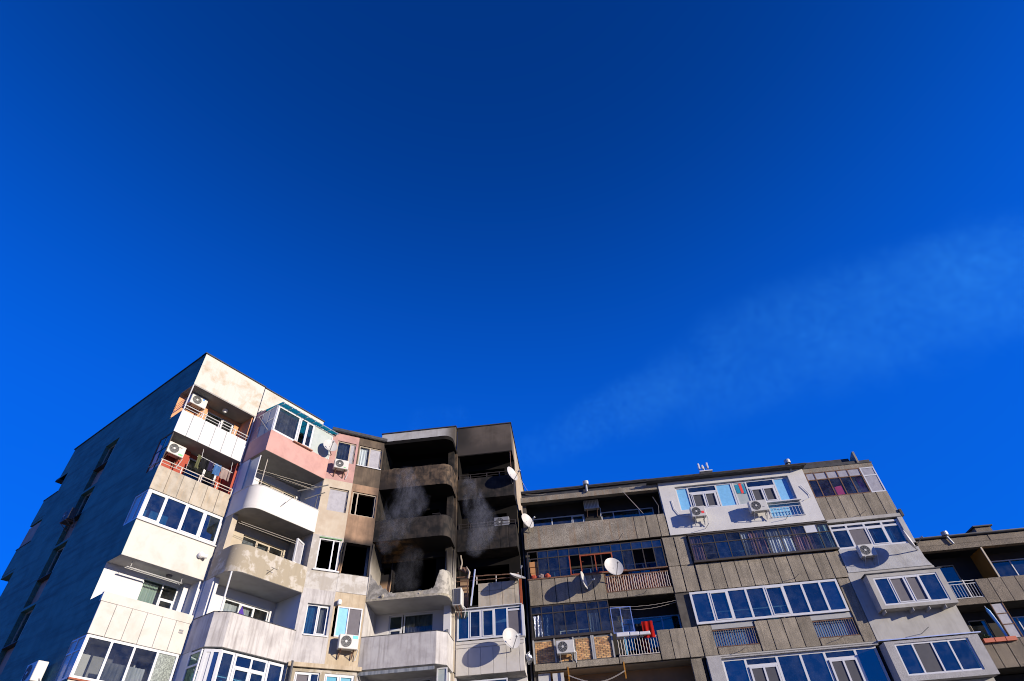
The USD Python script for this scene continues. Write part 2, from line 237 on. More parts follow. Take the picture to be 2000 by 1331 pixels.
 asphalt=surf('pale_paving', (.22, .20, .165), (.18, .16, .135), .7, bump=.4), hivis=plain('yellow_fabric_reflective', (.45, .50, .04), .7), dark_helmet=plain('dark_helmet', (.05, .05, .055), .4), skin=plain('skin', (.4, .25, .18), .6),
 lampglass=plain('white_lamp_shade', (.75, .74, .70), .3), peg=plain('clothes_peg', (.6, .3, .08), .6))
# ------------------------------------------------------------------ frames and shared builders
A = Fr((-16.44, 19.53), 60); Mf = Fr((-11.45, 24.67), 33); B = Fr((-9.2, 28.0), 0); C = Fr((0, 29.0), 0); D = Fr((0, 32.8), 0)
SIDE = Fr((-16.44 - .8660254*12.93, 19.53 + .5*12.93), -30)        # u runs from the back corner to the front corner
def su(x): return 12.93 - x                                       # distance from the front corner to SIDE's u
ZB = [20.03, 17.33, 14.52, 11.75, 8.97, 6.2, 3.4, .6]              # undersides of the balcony slabs
def window(t, f, u0, u1, z0, z1, w, mull=(), trans=None, sash=(), fr='pvc', gl='glass', ft=.055, fd=.07, parent=None, name='window', panes=None, curtain=None, cut=None, open_=()):
    """framed window: one frame mesh, a pane in every cell. mull: inner mullion positions; trans: {cell: [z, ...]} or a list for all; sash: cells with a casement frame of their own"""
    m = MB(f); us = [u0, *mull, u1]; half = ft*.5; cells = []
    for i, u in enumerate(us):
        a, b = (u, u+ft) if i == 0 else ((u-ft, u) if i == len(us)-1 else (u-half, u+half)); m.box(a, b, w-fd, w, z0, z1)
    for i in range(len(us)-1):
        a = us[i] + (ft if i == 0 else half); b = us[i+1] - (ft if i == len(us)-2 else half)
        tz = (trans.get(i, []) if isinstance(trans, dict) else (trans or []))
        zs = [z0, *tz, z1]
        for j, z in enumerate(zs):
            c, d = (z, z+ft) if j == 0 else ((z-ft, z) if j == len(zs)-1 else (z-half, z+half)); m.box(a, b, w-fd, w-.002, c, d)
        for j in range(len(zs)-1):
            cells.append((i, j, a, b, zs[j] + (ft if j == 0 else half), zs[j+1] - (ft if j == len(zs)-2 else half)))
    k = .045
    for (i, j, a, b, c, d) in cells:
        if i in sash and j == 0:
            m.box(a+.004, a+k, w-fd+.01, w+.018, c+.004, d-.004); m.box(b-k, b-.004, w-fd+.01, w+.018, c+.004, d-.004)
            m.box(a+k, b-k, w-fd+.01, w+.016, c+.004, c+k); m.box(a+k, b-k, w-fd+.01, w+.016, d-k, d-.004)
    p = t.part(name, m, K[fr], parent)
    if parent: return p
    for n_, (i, j, a, b, c, d) in enumerate(cells):
        if (i, j) in open_: continue
        g = (panes or {}).get((i, j), gl); q = k if (i in sash and j == 0) else 0
        wq = w-fd*.6; tl = [random.uniform(-.006, .006) for _ in range(4)]           # panes never sit quite true
        t.part('pane', MB(f).add([[u_, wq+tl[2*iu+iz]+iw*.01, z_] for iu, u_ in enumerate((a+q-.004, b-q+.004)) for iw in (0, 1) for iz, z_ in enumerate((c+q-.004, d-q+.004))], BOXF), K[g], p)
    for (ca, cb, cz0, cz1, cm) in (curtain or ()):
        t.part('curtain', drape(f, ca, cb, cz0, cz1, w-.16), K[cm], p)
    return p
def drape(f, u0, u1, z0, z1, w, amp=.035, waves=None, n=None):
    n = n or max(10, int((u1-u0)*26)); ph = RNG.uniform(0, 6); wv = waves or (u1-u0)*7
    v = []; t = []
    for i in range(n+1):
        s = i/n; u = u0 + s*(u1-u0)
        for j, z in enumerate((z1, .5*(z0+z1), z0)):
            v.append([u + .01*math.sin(5*s+j), w + amp*(.5+.3*j)*math.sin(2*math.pi*wv*s+ph+.3*j), z])
    for i in range(n):
        for j in range(2):
            a = i*3+j; t += [[a, a+1, a+4], [a, a+4, a+3]]
    return MB(f).add(v, t)
def room(t, f, u0, u1, w0, w1, z0, z1, mat='room', parent=None):
    """a plain room behind an opening: floor, ceiling, sides and back, open to the front (w1)"""
    m = MB(f); e = .06
    m.box(u0, u1, w0, w0+e, z0, z1); m.box(u0, u0+e, w0+e, w1, z0, z1); m.box(u1-e, u1, w0+e, w1, z0, z1); m.box(u0+e, u1-e, w0+e, w1, z0, z0+e); m.box(u0+e, u1-e, w0+e, w1, z1-e, z1)
    return t.part('room', m, K[mat], parent)
def panels(t, f, parent, us, z0, z1, w, mat, d=.035, gap=.016, name='panel'):
    for a, b in zip(us[:-1], us[1:]):
        t.part(name, MB(f).cbox(a+gap/2, b-gap/2, w-.02, w+d*random.uniform(.85, 1.1), z0+random.uniform(0, .008), z1-random.uniform(0, .008), .007), K[mat], parent)
def ring(poly, th): return poly.difference(poly.buffer(-th, join_style=2))
def arc(cx, cw, r, a0, a1, n=9): return [(cx+r*math.cos(math.radians(a)), cw+r*math.sin(math.radians(a))) for a in np.linspace(a0, a1, n)]
def open_shell(poly, th, cut):             # wall that follows the outline except where the cut box removes it
    return ring(poly, th).difference(cut)

# ================================================================== GROUND
single('ground', MB().box(-400, 400, -400, 400, -.3, 0), K['asphalt'], 'pale paved ground in front of the blocks', 'ground', kind='structure')

# ================================================================== BUILDING 1 : bent block with the burnt flats
T1 = Thing('apartment_building', 'tall pale apartment block, bent round a corner, with fire-blackened balconies', 'building', loc=(-11.4, 24.6, 0))
# --- side wall in shade
holes = []
strips = []
for zb in ZB[1:]:
    holes.append((su(7.85), su(6.5), zb-.03, zb+2.62)); strips.append(zb)
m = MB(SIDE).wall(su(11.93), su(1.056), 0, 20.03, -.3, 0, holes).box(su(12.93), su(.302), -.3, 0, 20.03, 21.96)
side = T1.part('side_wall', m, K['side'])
for i, zb in enumerate(strips):
    T1.part('recess_panel', MB(SIDE).box(su(7.85)+.002, su(6.5)-.002, -.26, -.2, zb-.028, zb+1.14), K['side_brown'], side)
    T1.part('window_sill', MB(SIDE).box(su(7.83), su(6.52), -.19, .03, zb+1.142, zb+1.18), K['coping'], side)
    window(T1, SIDE, su(7.845), su(6.505), zb+1.182, zb+2.615, -.19, mull=(su(7.2),), fr='frame_old', gl='glass_dark')
    room(T1, SIDE, su(7.9), su(6.45), -2.2, -.3, zb+.9, zb+2.7)
T1.part('wall_edge_trim', MB(SIDE).box(su(13.0), su(-.0), -.34, .05, 21.962, 22.02), K['coping'])
# rear loggias seen edge-on behind the side wall
T1.part('rear_roof_slab', MB(SIDE).box(su(13.45), su(11.93), -3.3, -.01, 20.03, 20.15), K['coping'])
for i, zb in enumerate(ZB[1:]):
    m = MB(SIDE).box(su(13.45), su(11.93)-.002, -3.3, -.012, zb, zb+.14)
    m.box(su(13.45), su(11.93)-.002, -.12, 0, zb+.142, zb+1.5); m.box(su(13.45), su(13.33), -3.3, -.122, zb+.142, zb+1.5)
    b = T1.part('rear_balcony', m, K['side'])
    T1.part('parapet_cap', MB(SIDE).box(su(13.5), su(11.9), -.16, .03, zb+1.502, zb+1.54), K['coping'], b)
    if i in (1, 3, 4): T1.part('enclosure_panel', MB(SIDE).box(su(13.4), su(11.94), -.1, -.03, zb+1.542, zb+2.68), K['side_brown'], b)
    T1.part('rear_wall', MB(SIDE).box(su(11.93), su(11.75), -3.4, -.302, zb, zb+2.69), K['side'])

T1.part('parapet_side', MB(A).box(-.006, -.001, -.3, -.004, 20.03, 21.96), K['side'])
# --- column A1 : loggias open to the side, seen bright in the sun
T1.part('roof_parapet', MB(A).box(0.0, 3.42, -.3, 0, 20.06, 21.96), K['white_old'])
T1.part('roof_coping', MB(A).box(-.06, 3.44, -.34, .05, 21.962, 22.02), K['coping'])
T1.part('loggia_ceiling', MB(A).box(.002, 3.42, -1.35, -.002, 20.0, 20.058), K['soffit'])
A1back = ['orange', 'red', 'white_bright', 'white_bright', 'white_bright', 'white_bright', 'white_bright']
A1sof = ['soffit', 'soffit', 'soffit_white', 'soffit_white', 'soffit_white', 'soffit_white', 'soffit_white']
tops = [18.5, 15.6, 13.2, 10.35, 7.6, 4.9, 2.1]
par_m = ['white_clean', 'conc_pale', 'white_warm', 'white_warm', 'white_warm', 'white_warm', 'white_warm']
for i, zb in enumerate(ZB[1:]):
    ze = 20.0 if i == 0 else ZB[i]            # ceiling of this loggia
    zf = zb+.14; zt = tops[i]; back = K[A1back[i]]
    # back wall with a door and window, right-hand wall, left jamb
    if i in (0, 1): hole = (1.5, 3.0, zf+.02, 20.0-(ZB[0]-ze)-.12)
    else: hole = (1.56, 3.04, zf+.02, ze-.1)
    T1.part('loggia_wall', MB(A).wall(.005, 3.3, zf, ze, -1.35, -1.05, [hole]), back)
    T1.part('loggia_wall', MB(A).box(3.3, 3.415, -1.3, -.12, zf, ze), back)
    if i in (0, 1): T1.part('chimney_breast', MB(A).box(.95, 1.42, -1.048, -.93, zf, ze), back)
    if i == 3: T1.part('pillar', MB(A).box(3.06, 3.298, -1.048, -.78, zf, ze), back)
    sl = MB(A).box(.004, 3.42, -1.36, -.1, zb, zf); sl.box(.004, 3.42, -.098, -.002, zb, zt); sl.box(.004, .1, -1.05, -.1, zf, zt)
    bal = T1.part('balcony', sl, K[par_m[i] if i != 0 else 'side'], label=None)
    T1.part('soffit', MB(A).box(.006, 3.418, -1.05, -.006, zb-.008, zb-.002), K[A1sof[min(i+1, 6)]], bal)
    if i in (0, 1, 3):
        zp = zt if i < 2 else 10.04
        panels(T1, A, bal, np.linspace(-.03, 3.4, 7), zb-.01, zp, 0, par_m[i])
        if i == 3: T1.part('parapet_cap', MB(A).box(-.04, 3.42, -.1, .034, 10.046, 10.36), K['white_warm'], bal)
    window(T1, A, hole[0], hole[1], hole[2], hole[3], -1.12, mull=((hole[0]+hole[1])/2+.1,), sash=(1,), gl='glass_dark' if i < 2 else 'glass', trans={1: [zf+1.95]} if i > 2 else None, curtain=[(hole[0]+.05, hole[1]-.75, zf+.1, ze-.2, 'curt_green')] if i == 3 else None)
    room(T1, A, hole[0]-.1, hole[1]+.1, -4, -1.35, zf, ze)
    T1.part('side_wall_panel', MB(A).box(-.004, .003, -1.04, -.01, zb, zt), K['side'], bal)
# railings over the two upper parapets
for zt, n, mt, bi in ((18.5, 4, 'rail_white', ''), (15.6, 4, 'rail', '')):
    m = MB(A).tube([(0, .0, zt+.30), (3.4, 0, zt+.30)], .022).tube([(0, 0, zt+.15), (3.4, 0, zt+.15)], .015).tube([(0, -1.0, zt+.3), (0, .0, zt+.3)], .022)
    r = T1.part('railing', m, K[mt])
    for u in (.02, .92, 1.78, 1.86, 2.62, 3.38): T1.part('rail_post', MB(A).box(u-.02, u+.02, -.02, .02, zt, zt+.28), K[mt], r)
T1.part('corner_post', MB(A).tube([(.03, -.04, 18.5), (.03, -.04, 20.0)], .03, 8), K['rail_white'])
T1.part('corner_post', MB(A).tube([(3.38, .0, 17.2), (3.38, .0, 20.0)], .03, 8), K['pvc'])
m = MB(A)
m.tube([(.05, -.05, 19.35), (.05, -.98, 19.35)], .012).tube([(.05, -.05, 19.2), (.05, -.98, 19.2)], .012).tube([(.05, -.05, 19.05), (.05, -.98, 19.05)], .012)
T1.part('clothes_line_frame', m, K['rail'])
# side screen of the second loggia: coloured panes
p = window(T1, SIDE, su(1.02), su(.06), 15.62, 17.32, -.02, mull=(su(.55),), trans=[16.6], fr='steel_dark', gl='glass_blue', ft=.035, fd=.04, panes={(0, 0): 'glass_sky', (0, 1): 'glass_blue'})
# third loggia: white glazing, and its glazed left side
window(T1, A, .03, 3.4, 13.22, 14.5, .0, mull=(.82, 1.69, 2.55), sash=(0, 2, 3), gl='glass_sky', ft=.08)
window(T1, SIDE, su(1.04), su(.03), 13.22, 14.5, -.01, mull=(su(.45),), gl='frost', fr='pvc')
T1.part('window_sill', MB(A).box(-.03, 3.44, -.02, .07, 13.17, 13.218), K['pvc'])
# fifth loggia: glazed, patterned right pane
window(T1, A, .03, 3.36, 7.62, 8.95, .0, mull=(.89, 1.7, 2.56), gl='glass', ft=.08, panes={(3, 0): 'frost_dark'}, curtain=[(1.0, 2.4, 7.6, 8.3, 'curt_white')])
window(T1, SIDE, su(1.2), su(.03), 7.62, 8.95, -.01, mull=(su(.6),), trans=[8.5], gl='frost', fr='pvc')
T1.part('window_sill', MB(A).box(-.03, 3.44, -.02, .07, 7.57, 7.618), K['rust_orange'])
T1.part('loggia_screen', MB(A).box(.03, .1, -1.0, -.02, 5.0, 6.18), K['pvc'])
T1.part('ceiling_lamp', MB(A).tm(trimesh.creation.cylinder(.13, .07, sections=20, transform=trimesh.transformations.translation_matrix((2.1, -.62, 19.965)))).tm(trimesh.creation.icosphere(2, .1).apply_translation((2.1, -.62, 19.93))), K['lampglass'])
T1.part('ceiling_lamp', MB(A).tm(trimesh.creation.cylinder(.12, .05, sections=20, transform=trimesh.transformations.translation_matrix((2.2, -.5, 11.72)))), K['blind_grey'])
m = MB(A)
for w in (-.55, -.45, -.38): m.tube([(.5, w, 11.55), (2.75, w, 11.55)], .012)
m.tube([(.6, -.6, 11.56), (.6, -.3, 11.56), (.6, -.3, 11.74)], .012).tube([(2.65, -.6, 11.56), (2.65, -.3, 11.56), (2.65, -.3, 11.74)], .012)
T1.part('ceiling_airer', m, K['rail_white'])
m = MB(A).cbox(3.0, 3.24, .0, .012, 9.62, 9.8, .004)
q = T1.part('vent_grille', m, K['pvc'])
T1.part('vent_slot', MB(A).box(3.04, 3.2, .008, .05, 9.64, 9.69).box(3.04, 3.2, .008, .05, 9.72, 9.77), K['badge_grey'], q)

# --- column A2 : balconies that stand forward, with a pier on their left
def bal_poly(sgn, corner, x_in, x_out, w1=1.78, w0=.0, r=.6, cut=.5):
    """outline in (u, w); x_in is the end at the corner wall, x_out the free end whose front corner is round, cut or square"""
    if corner == 'round': c = arc(x_out-sgn*r, w1-r, r, 90, 0 if sgn > 0 else 180)
    elif corner == 'cut': c = [(x_out-sgn*cut, w1), (x_out-sgn*.03, w1-cut*.8)]
    else: c = [(x_out, w1)]
    return Polygon([(x_in, w0), (x_in, w1), *c, (x_out, w0)])
T1.part('roof_parapet', MB(A).box(3.47, 7.4, -.3, -.012, 20.35, 21.93), K['white_old'])
T1.part('roof_coping', MB(A).box(3.46, 7.44, -.34, .035, 21.932, 21.99), K['coping'])
T1.part('loggia_ceiling', MB(A).box(3.47, 7.0, -.3, .3, 20.2, 20.348), K['soffit'])
a2m = ['pink', 'white_round', 'conc_crack', 'white_dirty', 'white_warm', 'white_warm', 'white_warm']
a2c = ['square', 'round', 'round', 'cut', 'cut', 'cut', 'cut']
a2top = [18.45, 15.62, 12.87, 10.2, None, 4.9, 2.1]
a2wall = ['pink', 'white_bright', 'cream', 'white_bright', 'white_bright', 'white_bright', 'white_bright']
for i, zb in enumerate(ZB[1:]):
    ze = 20.2 if i == 0 else ZB[i]; zf = zb+.14; zt = a2top[i]; wm = K[a2wall[i]]
    hole = (4.55, 6.72, zf+.02, ze-.38)
    T1.part('loggia_wall', MB(A).wall(3.44, 6.95, zb, ze, -.3, 0, [hole]), wm)
    T1.part('pier', MB(A).box(3.47, 3.72, .002, .62, zb, ze), K['pink'] if i == 0 else wm)
    T1.part('loggia_side_wall', MB(A).wall(6.95, 7.12, zb, ze, 0, 0.003).box(6.95, 7.1, .004, 1.72, zb, ze), wm)
    pl = bal_poly(-1, a2c[i], 6.95, 3.45)
    bm = MB(A).prism(pl, zb, zf)
    if zt: bm.prism(open_shell(pl, .1, sbox(3.3, -.1, 7.2, .08).union(sbox(6.8, -.1, 7.2, 1.66))), zf, zt)
    b = T1.part('balcony', bm, K[a2m[i]], smooth=30)
    T1.part('soffit', MB(A).prism(pl.buffer(-.02), zb-.008, zb-.002), K[['soffit', 'soffit', 'soffit_white', 'soffit_white', 'soffit_white', 'soffit_white', 'soffit_white'][i]], b)
    if i in (1, 3): T1.part('parapet_cap', MB(A).prism(open_shell(pl.buffer(.02, join_style=2), .14, sbox(3.3, -.1, 7.2, .08).union(sbox(6.8, -.1, 7.2, 1.66))), zt, zt+.02), K['coping' if i == 3 else 'white_round'], b)
    window(T1, A, hole[0], hole[1], hole[2], hole[3], -.08, mull=(5.3, 6.0), sash=(1,), fr='frame_old' if i in (1, 2) else 'pvc', gl='glass', curtain=[(4.6, 5.9, zf+.2, ze-.5, 'curt_white' if i != 2 else 'curt_grey')])
    room(T1, A, hole[0]-.1, hole[1]+.1, -3, -.3, zf, ze, 'soot_room' if i == 2 else 'room')
# top: pink balcony glazed in, with a teal sheet roof
window(T1, A, 3.5, 4.86, 18.46, 19.95, 1.78, mull=(), gl='glass', ft=.09, curtain=[(3.6, 4.8, 18.5, 19.8, 'curt_grey')])
window(T1, A, 4.88, 5.75, 18.46, 19.95, 1.78, mull=(5.3,), gl='glass', ft=.07, open_=((0, 0),), sash=(1,))
T1.part('frosted_screen', MB(A).box(5.77, 6.9, 1.74, 1.76, 18.46, 19.92), K['frost'])
T1.part('screen_frame', MB(A).box(5.76, 6.94, 1.73, 1.79, 19.921, 19.97).box(6.9, 6.945, 1.73, 1.79, 18.46, 19.92), K['pvc'])
T1.part('window_sill', MB(A).box(4.7, 5.85, 1.77, 1.9, 18.40, 18.44), K['side_brown'])
sf = Fr(A.P((3.46, .02, 0))[0][:2], 150); sf.e = A.n; sf.n = -A.e           # left return of the balcony
window(T1, sf, .02, 1.72, 18.46, 19.97, .0, mull=(.6, 1.15), trans=[19.2], fr='alu', gl='frost', ft=.035, fd=.04)
T1.part('screen_brace', MB(A).tube([(3.43, .3, 19.9), (3.43, 1.5, 18.55)], .018), K['alu'])
aw = Thing('awning', 'teal corrugated sheet awning over the pink glazed balcony', 'awning', loc=A.P((5.2, 1.5, 20.1))[0])
nn = 44; v = []; tt = []
for i in range(nn+1):
    u = 3.5 + i/nn*3.6
    for w, z in ((.03, 20.33), (2.05, 20.02)):
        v.append([u, w, z + .022*math.sin(i*math.pi/1.5)])
for i in range(nn): a = 2*i; tt += [[a, a+1, a+3], [a, a+3, a+2]]
aw.part('corrugated_sheet', MB(A).add(v, tt), K['teal_sheet'])
aw.part('fascia', MB(A).box(3.5, 7.1, 2.04, 2.07, 19.985, 20.0), K['alu'])
for u in np.linspace(3.6, 7.0, 8): aw.part('rafter', MB(A).tube([(u, .04, 20.27), (u, 2.03, 19.96)], .018, 5), K['pvc'])
T1.part('end_fascia', MB(A).plate(Polygon([(3.46, 0), (3.46, .001), (3.47, 0)]), 0, .01), K['alu']) if False else None
# second: wire screen, clothes rails, third: open white casement leaf
T1.part('glass_screen', MB(A).box(3.52, 3.54, .62, 1.35, 15.64, 17.2), K['frost']); T1.part('screen_frame', MB(A).tube([(3.53, .63, 17.22), (3.53, 1.37, 17.22), (3.53, 1.37, 15.64)], .025), K['pvc'])
T1.part('clothes_line_frame', MB(A).tube([(3.7, .5, 17.0), (6.9, 1.5, 16.95)], .008).tube([(3.8, .35, 16.95), (6.9, 1.2, 16.9)], .008).tube([(3.8, .3, 17.1), (6.9, 1.0, 17.05)], .008).tube([(3.95, 1.3, 15.6), (3.95, 1.3, 17.3)], .018), K['rail'])
T1.part('fold_out_frame', MB(A).tube([(5.6, 1.75, 16.1), (6.85, 2.3, 16.75)], .03).tube([(6.1, 1.7, 15.9), (6.95, 2.0, 16.5)], .025).tube([(6.75, 1.7, 15.6), (6.75, 1.75, 16.35)], .02).tube([(6.9, 1.72, 16.3), (6.9, 1.72, 17.2)], .018), K['arm'])
T1.part('clothes_line_frame', MB(A).tube([(3.7, 1.0, 14.1), (6.9, 1.3, 14.05)], .008).tube([(3.7, .8, 14.12), (6.9, 1.0, 14.1)], .008), K['rail'])
lf = Fr(A.P((6.2, 1.72, 0))[0][:2], 60+25)
window(T1, lf, 0, .62, 12.9, 14.0, 0, gl='frost_grey', ft=.07)
T1.part('downpipe', MB(A).tube([(3.62, 1.55, 10.2), (3.62, 1.55, 11.74)], .035, 8), K['pvc'])
T1.part('purple_cloth', MB(A).plate(Polygon([(4.25, 10.22), (4.5, 10.22), (4.34, 10.52)]), 1.72, 1.76), K['cl_purple'])
# fifth: glazed bay with blue panels
pl = bal_poly(-1, 'cut', 6.95, 3.5, w1=1.72)
window(T1, A, 4.02, 4.6, 7.0, 8.9, 1.7, gl='glass_blue', ft=.08)
window(T1, A, 4.62, 6.05, 7.0, 8.9, 1.7, mull=(5.35,), trans=[8.45], sash=(0, 1), gl='glass_blue', ft=.08)
window(T1, A, 6.07, 6.8, 7.0, 8.9, 1.7, gl='glass_blue', ft=.09)
cf = Fr(A.P((3.53, 1.36, 0))[0][:2], 60-38)
window(T1, cf, 0, .62, 7.0, 8.9, .02, mull=(.3,), gl='panel_blue', ft=.1, panes={(0, 0): 'pvc'})
window(T1, sf, .5, 1.3, 7.0, 8.9, .0, trans=[8.4], gl='glass_dark', ft=.07)
T1.part('balcony_ledge', MB(A).prism(pl.buffer(.02), 6.88, 6.99), K['white_warm'])

# --- corner M : two window columns, singed on the right
mrows = [  # z0, z1 of the wall band, left material, right material, window sill, window head
    (17.4, 20.2, 'm_top', 'm_top_soot', 18.5, 19.74), (14.46, 17.4, 'm_mid', 'm_mid_soot', 15.73, 16.98), (11.97, 14.46, 'm_low', 'm_mid_soot', 12.86, 14.32), (9.02, 11.97, 'white_dirty', 'm_conc', 10.12, 11.37),
    (6.2, 8.84, 'conc_crack', 'conc_crack', 7.2, 8.72), (3.4, 6.2, 'white_dirty', 'white_dirty', 4.4, 5.7), (0, 3.4, 'white_dirty', 'white_dirty', 1.6, 2.9)]
for i, (z0, z1, ml, mr, s0, s1) in enumerate(mrows):
    L, Rr = (.32, 1.3), (1.5, 2.72)
    T1.part('corner_wall', MB(Mf).wall(-.02, 1.42, z0, z1, -.3, 0, [(*L, s0, s1)]), K[ml])
    T1.part('corner_wall', MB(Mf).wall(1.42, 2.8, z0, z1, -.3, 0.004, [(*Rr, s0, s1)] if i != 2 else [(1.5, 2.72, s0-.03, s1-.02)]), K[mr])
    if i == 2: T1.part('corner_wall', MB(Mf).box(1.42, 2.8, -.28, .012, 11.98, 12.8), K['m_low'])
    room(T1, Mf, .1, 1.4, -3, -.3, z0, z1, 'soot_room' if i == 2 else 'room'); room(T1, Mf, 1.4, 2.8, -3, -.3, z0, z1, 'soot_room' if i in (1, 2) else 'room')
    if i == 0:
        window(T1, Mf, *L, s0, s1, -.06, mull=(1.02,), fr='frame_old', gl='frost_grey', panes={(1, 0): 'frost_grey', (0, 0): 'glass_dark'}, curtain=[(.38, 1.0, s0+.1, s1-.1, 'curt_grey')])
        window(T1, Mf, *Rr, s0, s1, -.06, mull=(2.08,), fr='frame_old', gl='frost_grey', panes={(0, 0): 'glass'}, curtain=[(1.55, 2.0, s0+.05, s1-.05, 'curt_white')])
        T1.part('window_sill', MB(Mf).box(1.46, 2.76, -.05, .07, s0-.04, s0-.002), K['pvc'])
    elif i == 1:
        window(T1, Mf, *L, s0, s1, -.08, fr='frame_old', gl='frost_grey')
        window(T1, Mf, *Rr, s0, s1, -.06, mull=(1.78,), fr='frame_old', open_=((0, 0), (1, 0)))
    elif i == 2:
        window(T1, Mf, *L, s0, s1, -.02, mull=(.98,), fr='pvc', open_=((0, 0), (1, 0)), ft=.06)
        T1.part('window_sill', MB(Mf).box(.24, 1.42, -.05, .07, s0-.06, s0-.002), K['pvc'])
        T1.part('charred_jamb', MB(Mf).tube([(1.36, .03, 12.85), (1.40, .05, 13.3), (1.37, .04, 13.8), (1.43, .04, 14.25)], .035, 6), K['tan'])
        T1.part('charred_jamb', MB(Mf).tube([(1.46, .03, 12.8), (1.49, .06, 13.5), (1.52, .04, 14.25)], .045, 6), K['tan'])
        T1.part('shutter_box', MB(Mf).box(.3, 1.34, -.01, .05, s1+.002, s1+.05), plain('green_strip', (.10, .22, .09)))
    elif i == 3:
        window(T1, Mf, *L, s0, s1, -.12, mull=(.82,), sash=(1,), gl='glass_blue', panes={(1, 0): 'glass'}, curtain=[(.4, .8, s0+.05, s1-.05, 'curt_white'), (.86, 1.2, s0+.05, s1-.05, 'curt_grey')])
        T1.part('window_sill', MB(Mf).box(.36, 1.36, -.05, .05, s0-.05, s0-.002), K['pvc'])
        window(T1, Mf, 1.62, 2.72, s0, s1, .03, mull=(2.12,), gl='panel_wblue', panes={(1, 0): 'blind_grey'}, ft=.05)
        T1.part('curtain', drape(Mf, 2.16, 2.66, s0+.05, s1-.03, -.2), K['cl_taupe'])
    else:
        window(T1, Mf, *L, s0, s1, -.05, mull=(.95,), sash=(0,), gl='glass_dark', panes={(0, 0): 'blind_grey', (1, 0): 'glass_blue'}); window(T1, Mf, *Rr, s0, s1, -.03, mull=(2.1,), sash=(0, 1), gl='teal', ft=.06)
T1.part('roof_slab', MB(Mf).box(-.1, 2.9, -3.2, .14, 20.21, 20.36), K['coping'])
T1.part('roof_edge_board', MB(Mf).box(-.1, 2.9, .142, .17, 20.24, 20.40), K['coping'])
T1.part('eave', MB(Mf).box(-.02, 2.95, -.2, .14, 8.86, 9.015), K['m_conc'])
T1.part('downpipe', MB(Mf).tube([(.13, .1, 9.05), (.13, .12, 8.6), (.13, .12, 0.2)], .06, 8), K['pipe'])

# --- B1 : the burnt balconies
B1u0, B1u1 = .1, 3.85
T1.part('roof_parapet', MB(B).box(-.66, 3.75, -.3, .16, 20.33, 21.99), K['b1_par'])
T1.part('roof_coping', MB(B).box(-.7, 3.79, -.34, .21, 21.992, 22.05), K['coping'])
b1m = ['soot_brown', 'soot_dark', 'rubble', 'white_dirty', 'white_dirty', 'white_dirty', 'white_dirty']
b1top = [18.5, 15.6, None, 10.2, None, 4.9, 2.1]
b1wall = ['soot', 'soot', 'soot', 'white_bright', 'white_bright', 'white_bright', 'white_bright']
can = bal_poly(1, 'round', B1u0, B1u1, r=.5)
T1.part('canopy', MB(B).prism(can, 20.08, 20.3), K['soot'], smooth=30)
for i, zb in enumerate(ZB[1:]):
    zb = zb - (.05 if i >= 2 else 0); ze = 20.08 if i == 0 else ZB[i]; zf = zb+.14; zt = b1top[i]; wm = K[b1wall[i]]
    hole = (.9, 2.9, zf+.02, ze-.45) if i < 2 else ((.72, 2.86, zf+.02, 14.33) if i == 2 else (.72, 2.86, zf+.02, 11.58-(11.7-ze)))
    hs = [hole] if i != 2 else [hole, (.2, .58, 12.0, 13.95)]
    T1.part('loggia_wall', MB(B).wall(.1, 3.82, zb, ze, -.3, 0, hs), wm)
    pm = 'soot_dark' if i < 2 else ('pier_sooty' if i == 2 else 'white_bright')
    T1.part('pier', MB(B).box(3.42, 3.74, .002, .5, zb, ze), K[pm])
    T1.part('end_pier', MB(B).box(3.742, 3.87, -.2, .22, zb, ze), K['soot_brown' if i < 2 else ('pier_sooty' if i == 2 else 'cream')])
    T1.part('loggia_side_wall', MB(B).box(-.16, .1, -.3, 1.74, zb, ze), K['soot_dark' if i < 2 else ('pier_sooty' if i == 2 else 'white_dirty')])
    pl = bal_poly(1, 'round' if i < 3 else 'cut', B1u0, B1u1, r=.5, cut=.45)
    bm = MB(B).prism(pl, zb, zf + (.14 if i == 2 else 0))
    if zt: bm.prism(open_shell(pl, .1, sbox(0, -.1, 4, .2).union(sbox(0, -.1, .25, 1.66))), zf, zt)
    b = T1.part('balcony', bm, K[b1m[i]], smooth=30)
    T1.part('soffit', MB(B).prism(pl.buffer(-.02), zb-.008, zb-.002), K['soot' if i == 0 else ('scorch' if i == 1 else 'soffit_white')], b)
    if i == 3: T1.part('parapet_cap', MB(B).prism(open_shell(pl.buffer(.015, join_style=2), .13, sbox(0, -.1, 4, .2).union(sbox(0, -.1, .25, 1.66))), zt, zt+.02), K['coping'], b)
    if i < 3: room(T1, B, .15, 3.75, -4, -.3, zf, ze, 'soot_room')
    else:
        room(T1, B, .5, 3.1, -3, -.3, zf, ze)
        window(T1, B, .72, 1.36, hole[2], hole[3], -.06, trans=[zf+1.95], sash=(0,), gl='glass_dark'); window(T1, B, 1.42, 2.84, zf+.75, hole[3], -.06, gl='glass', curtain=[(1.5, 2.8, zf+.8, hole[3]-.05, 'curt_grey')])
        T1.part('loggia_wall', MB(B).box(1.37, 2.86, -.28, -.02, zf+.02, zf+.745), wm)
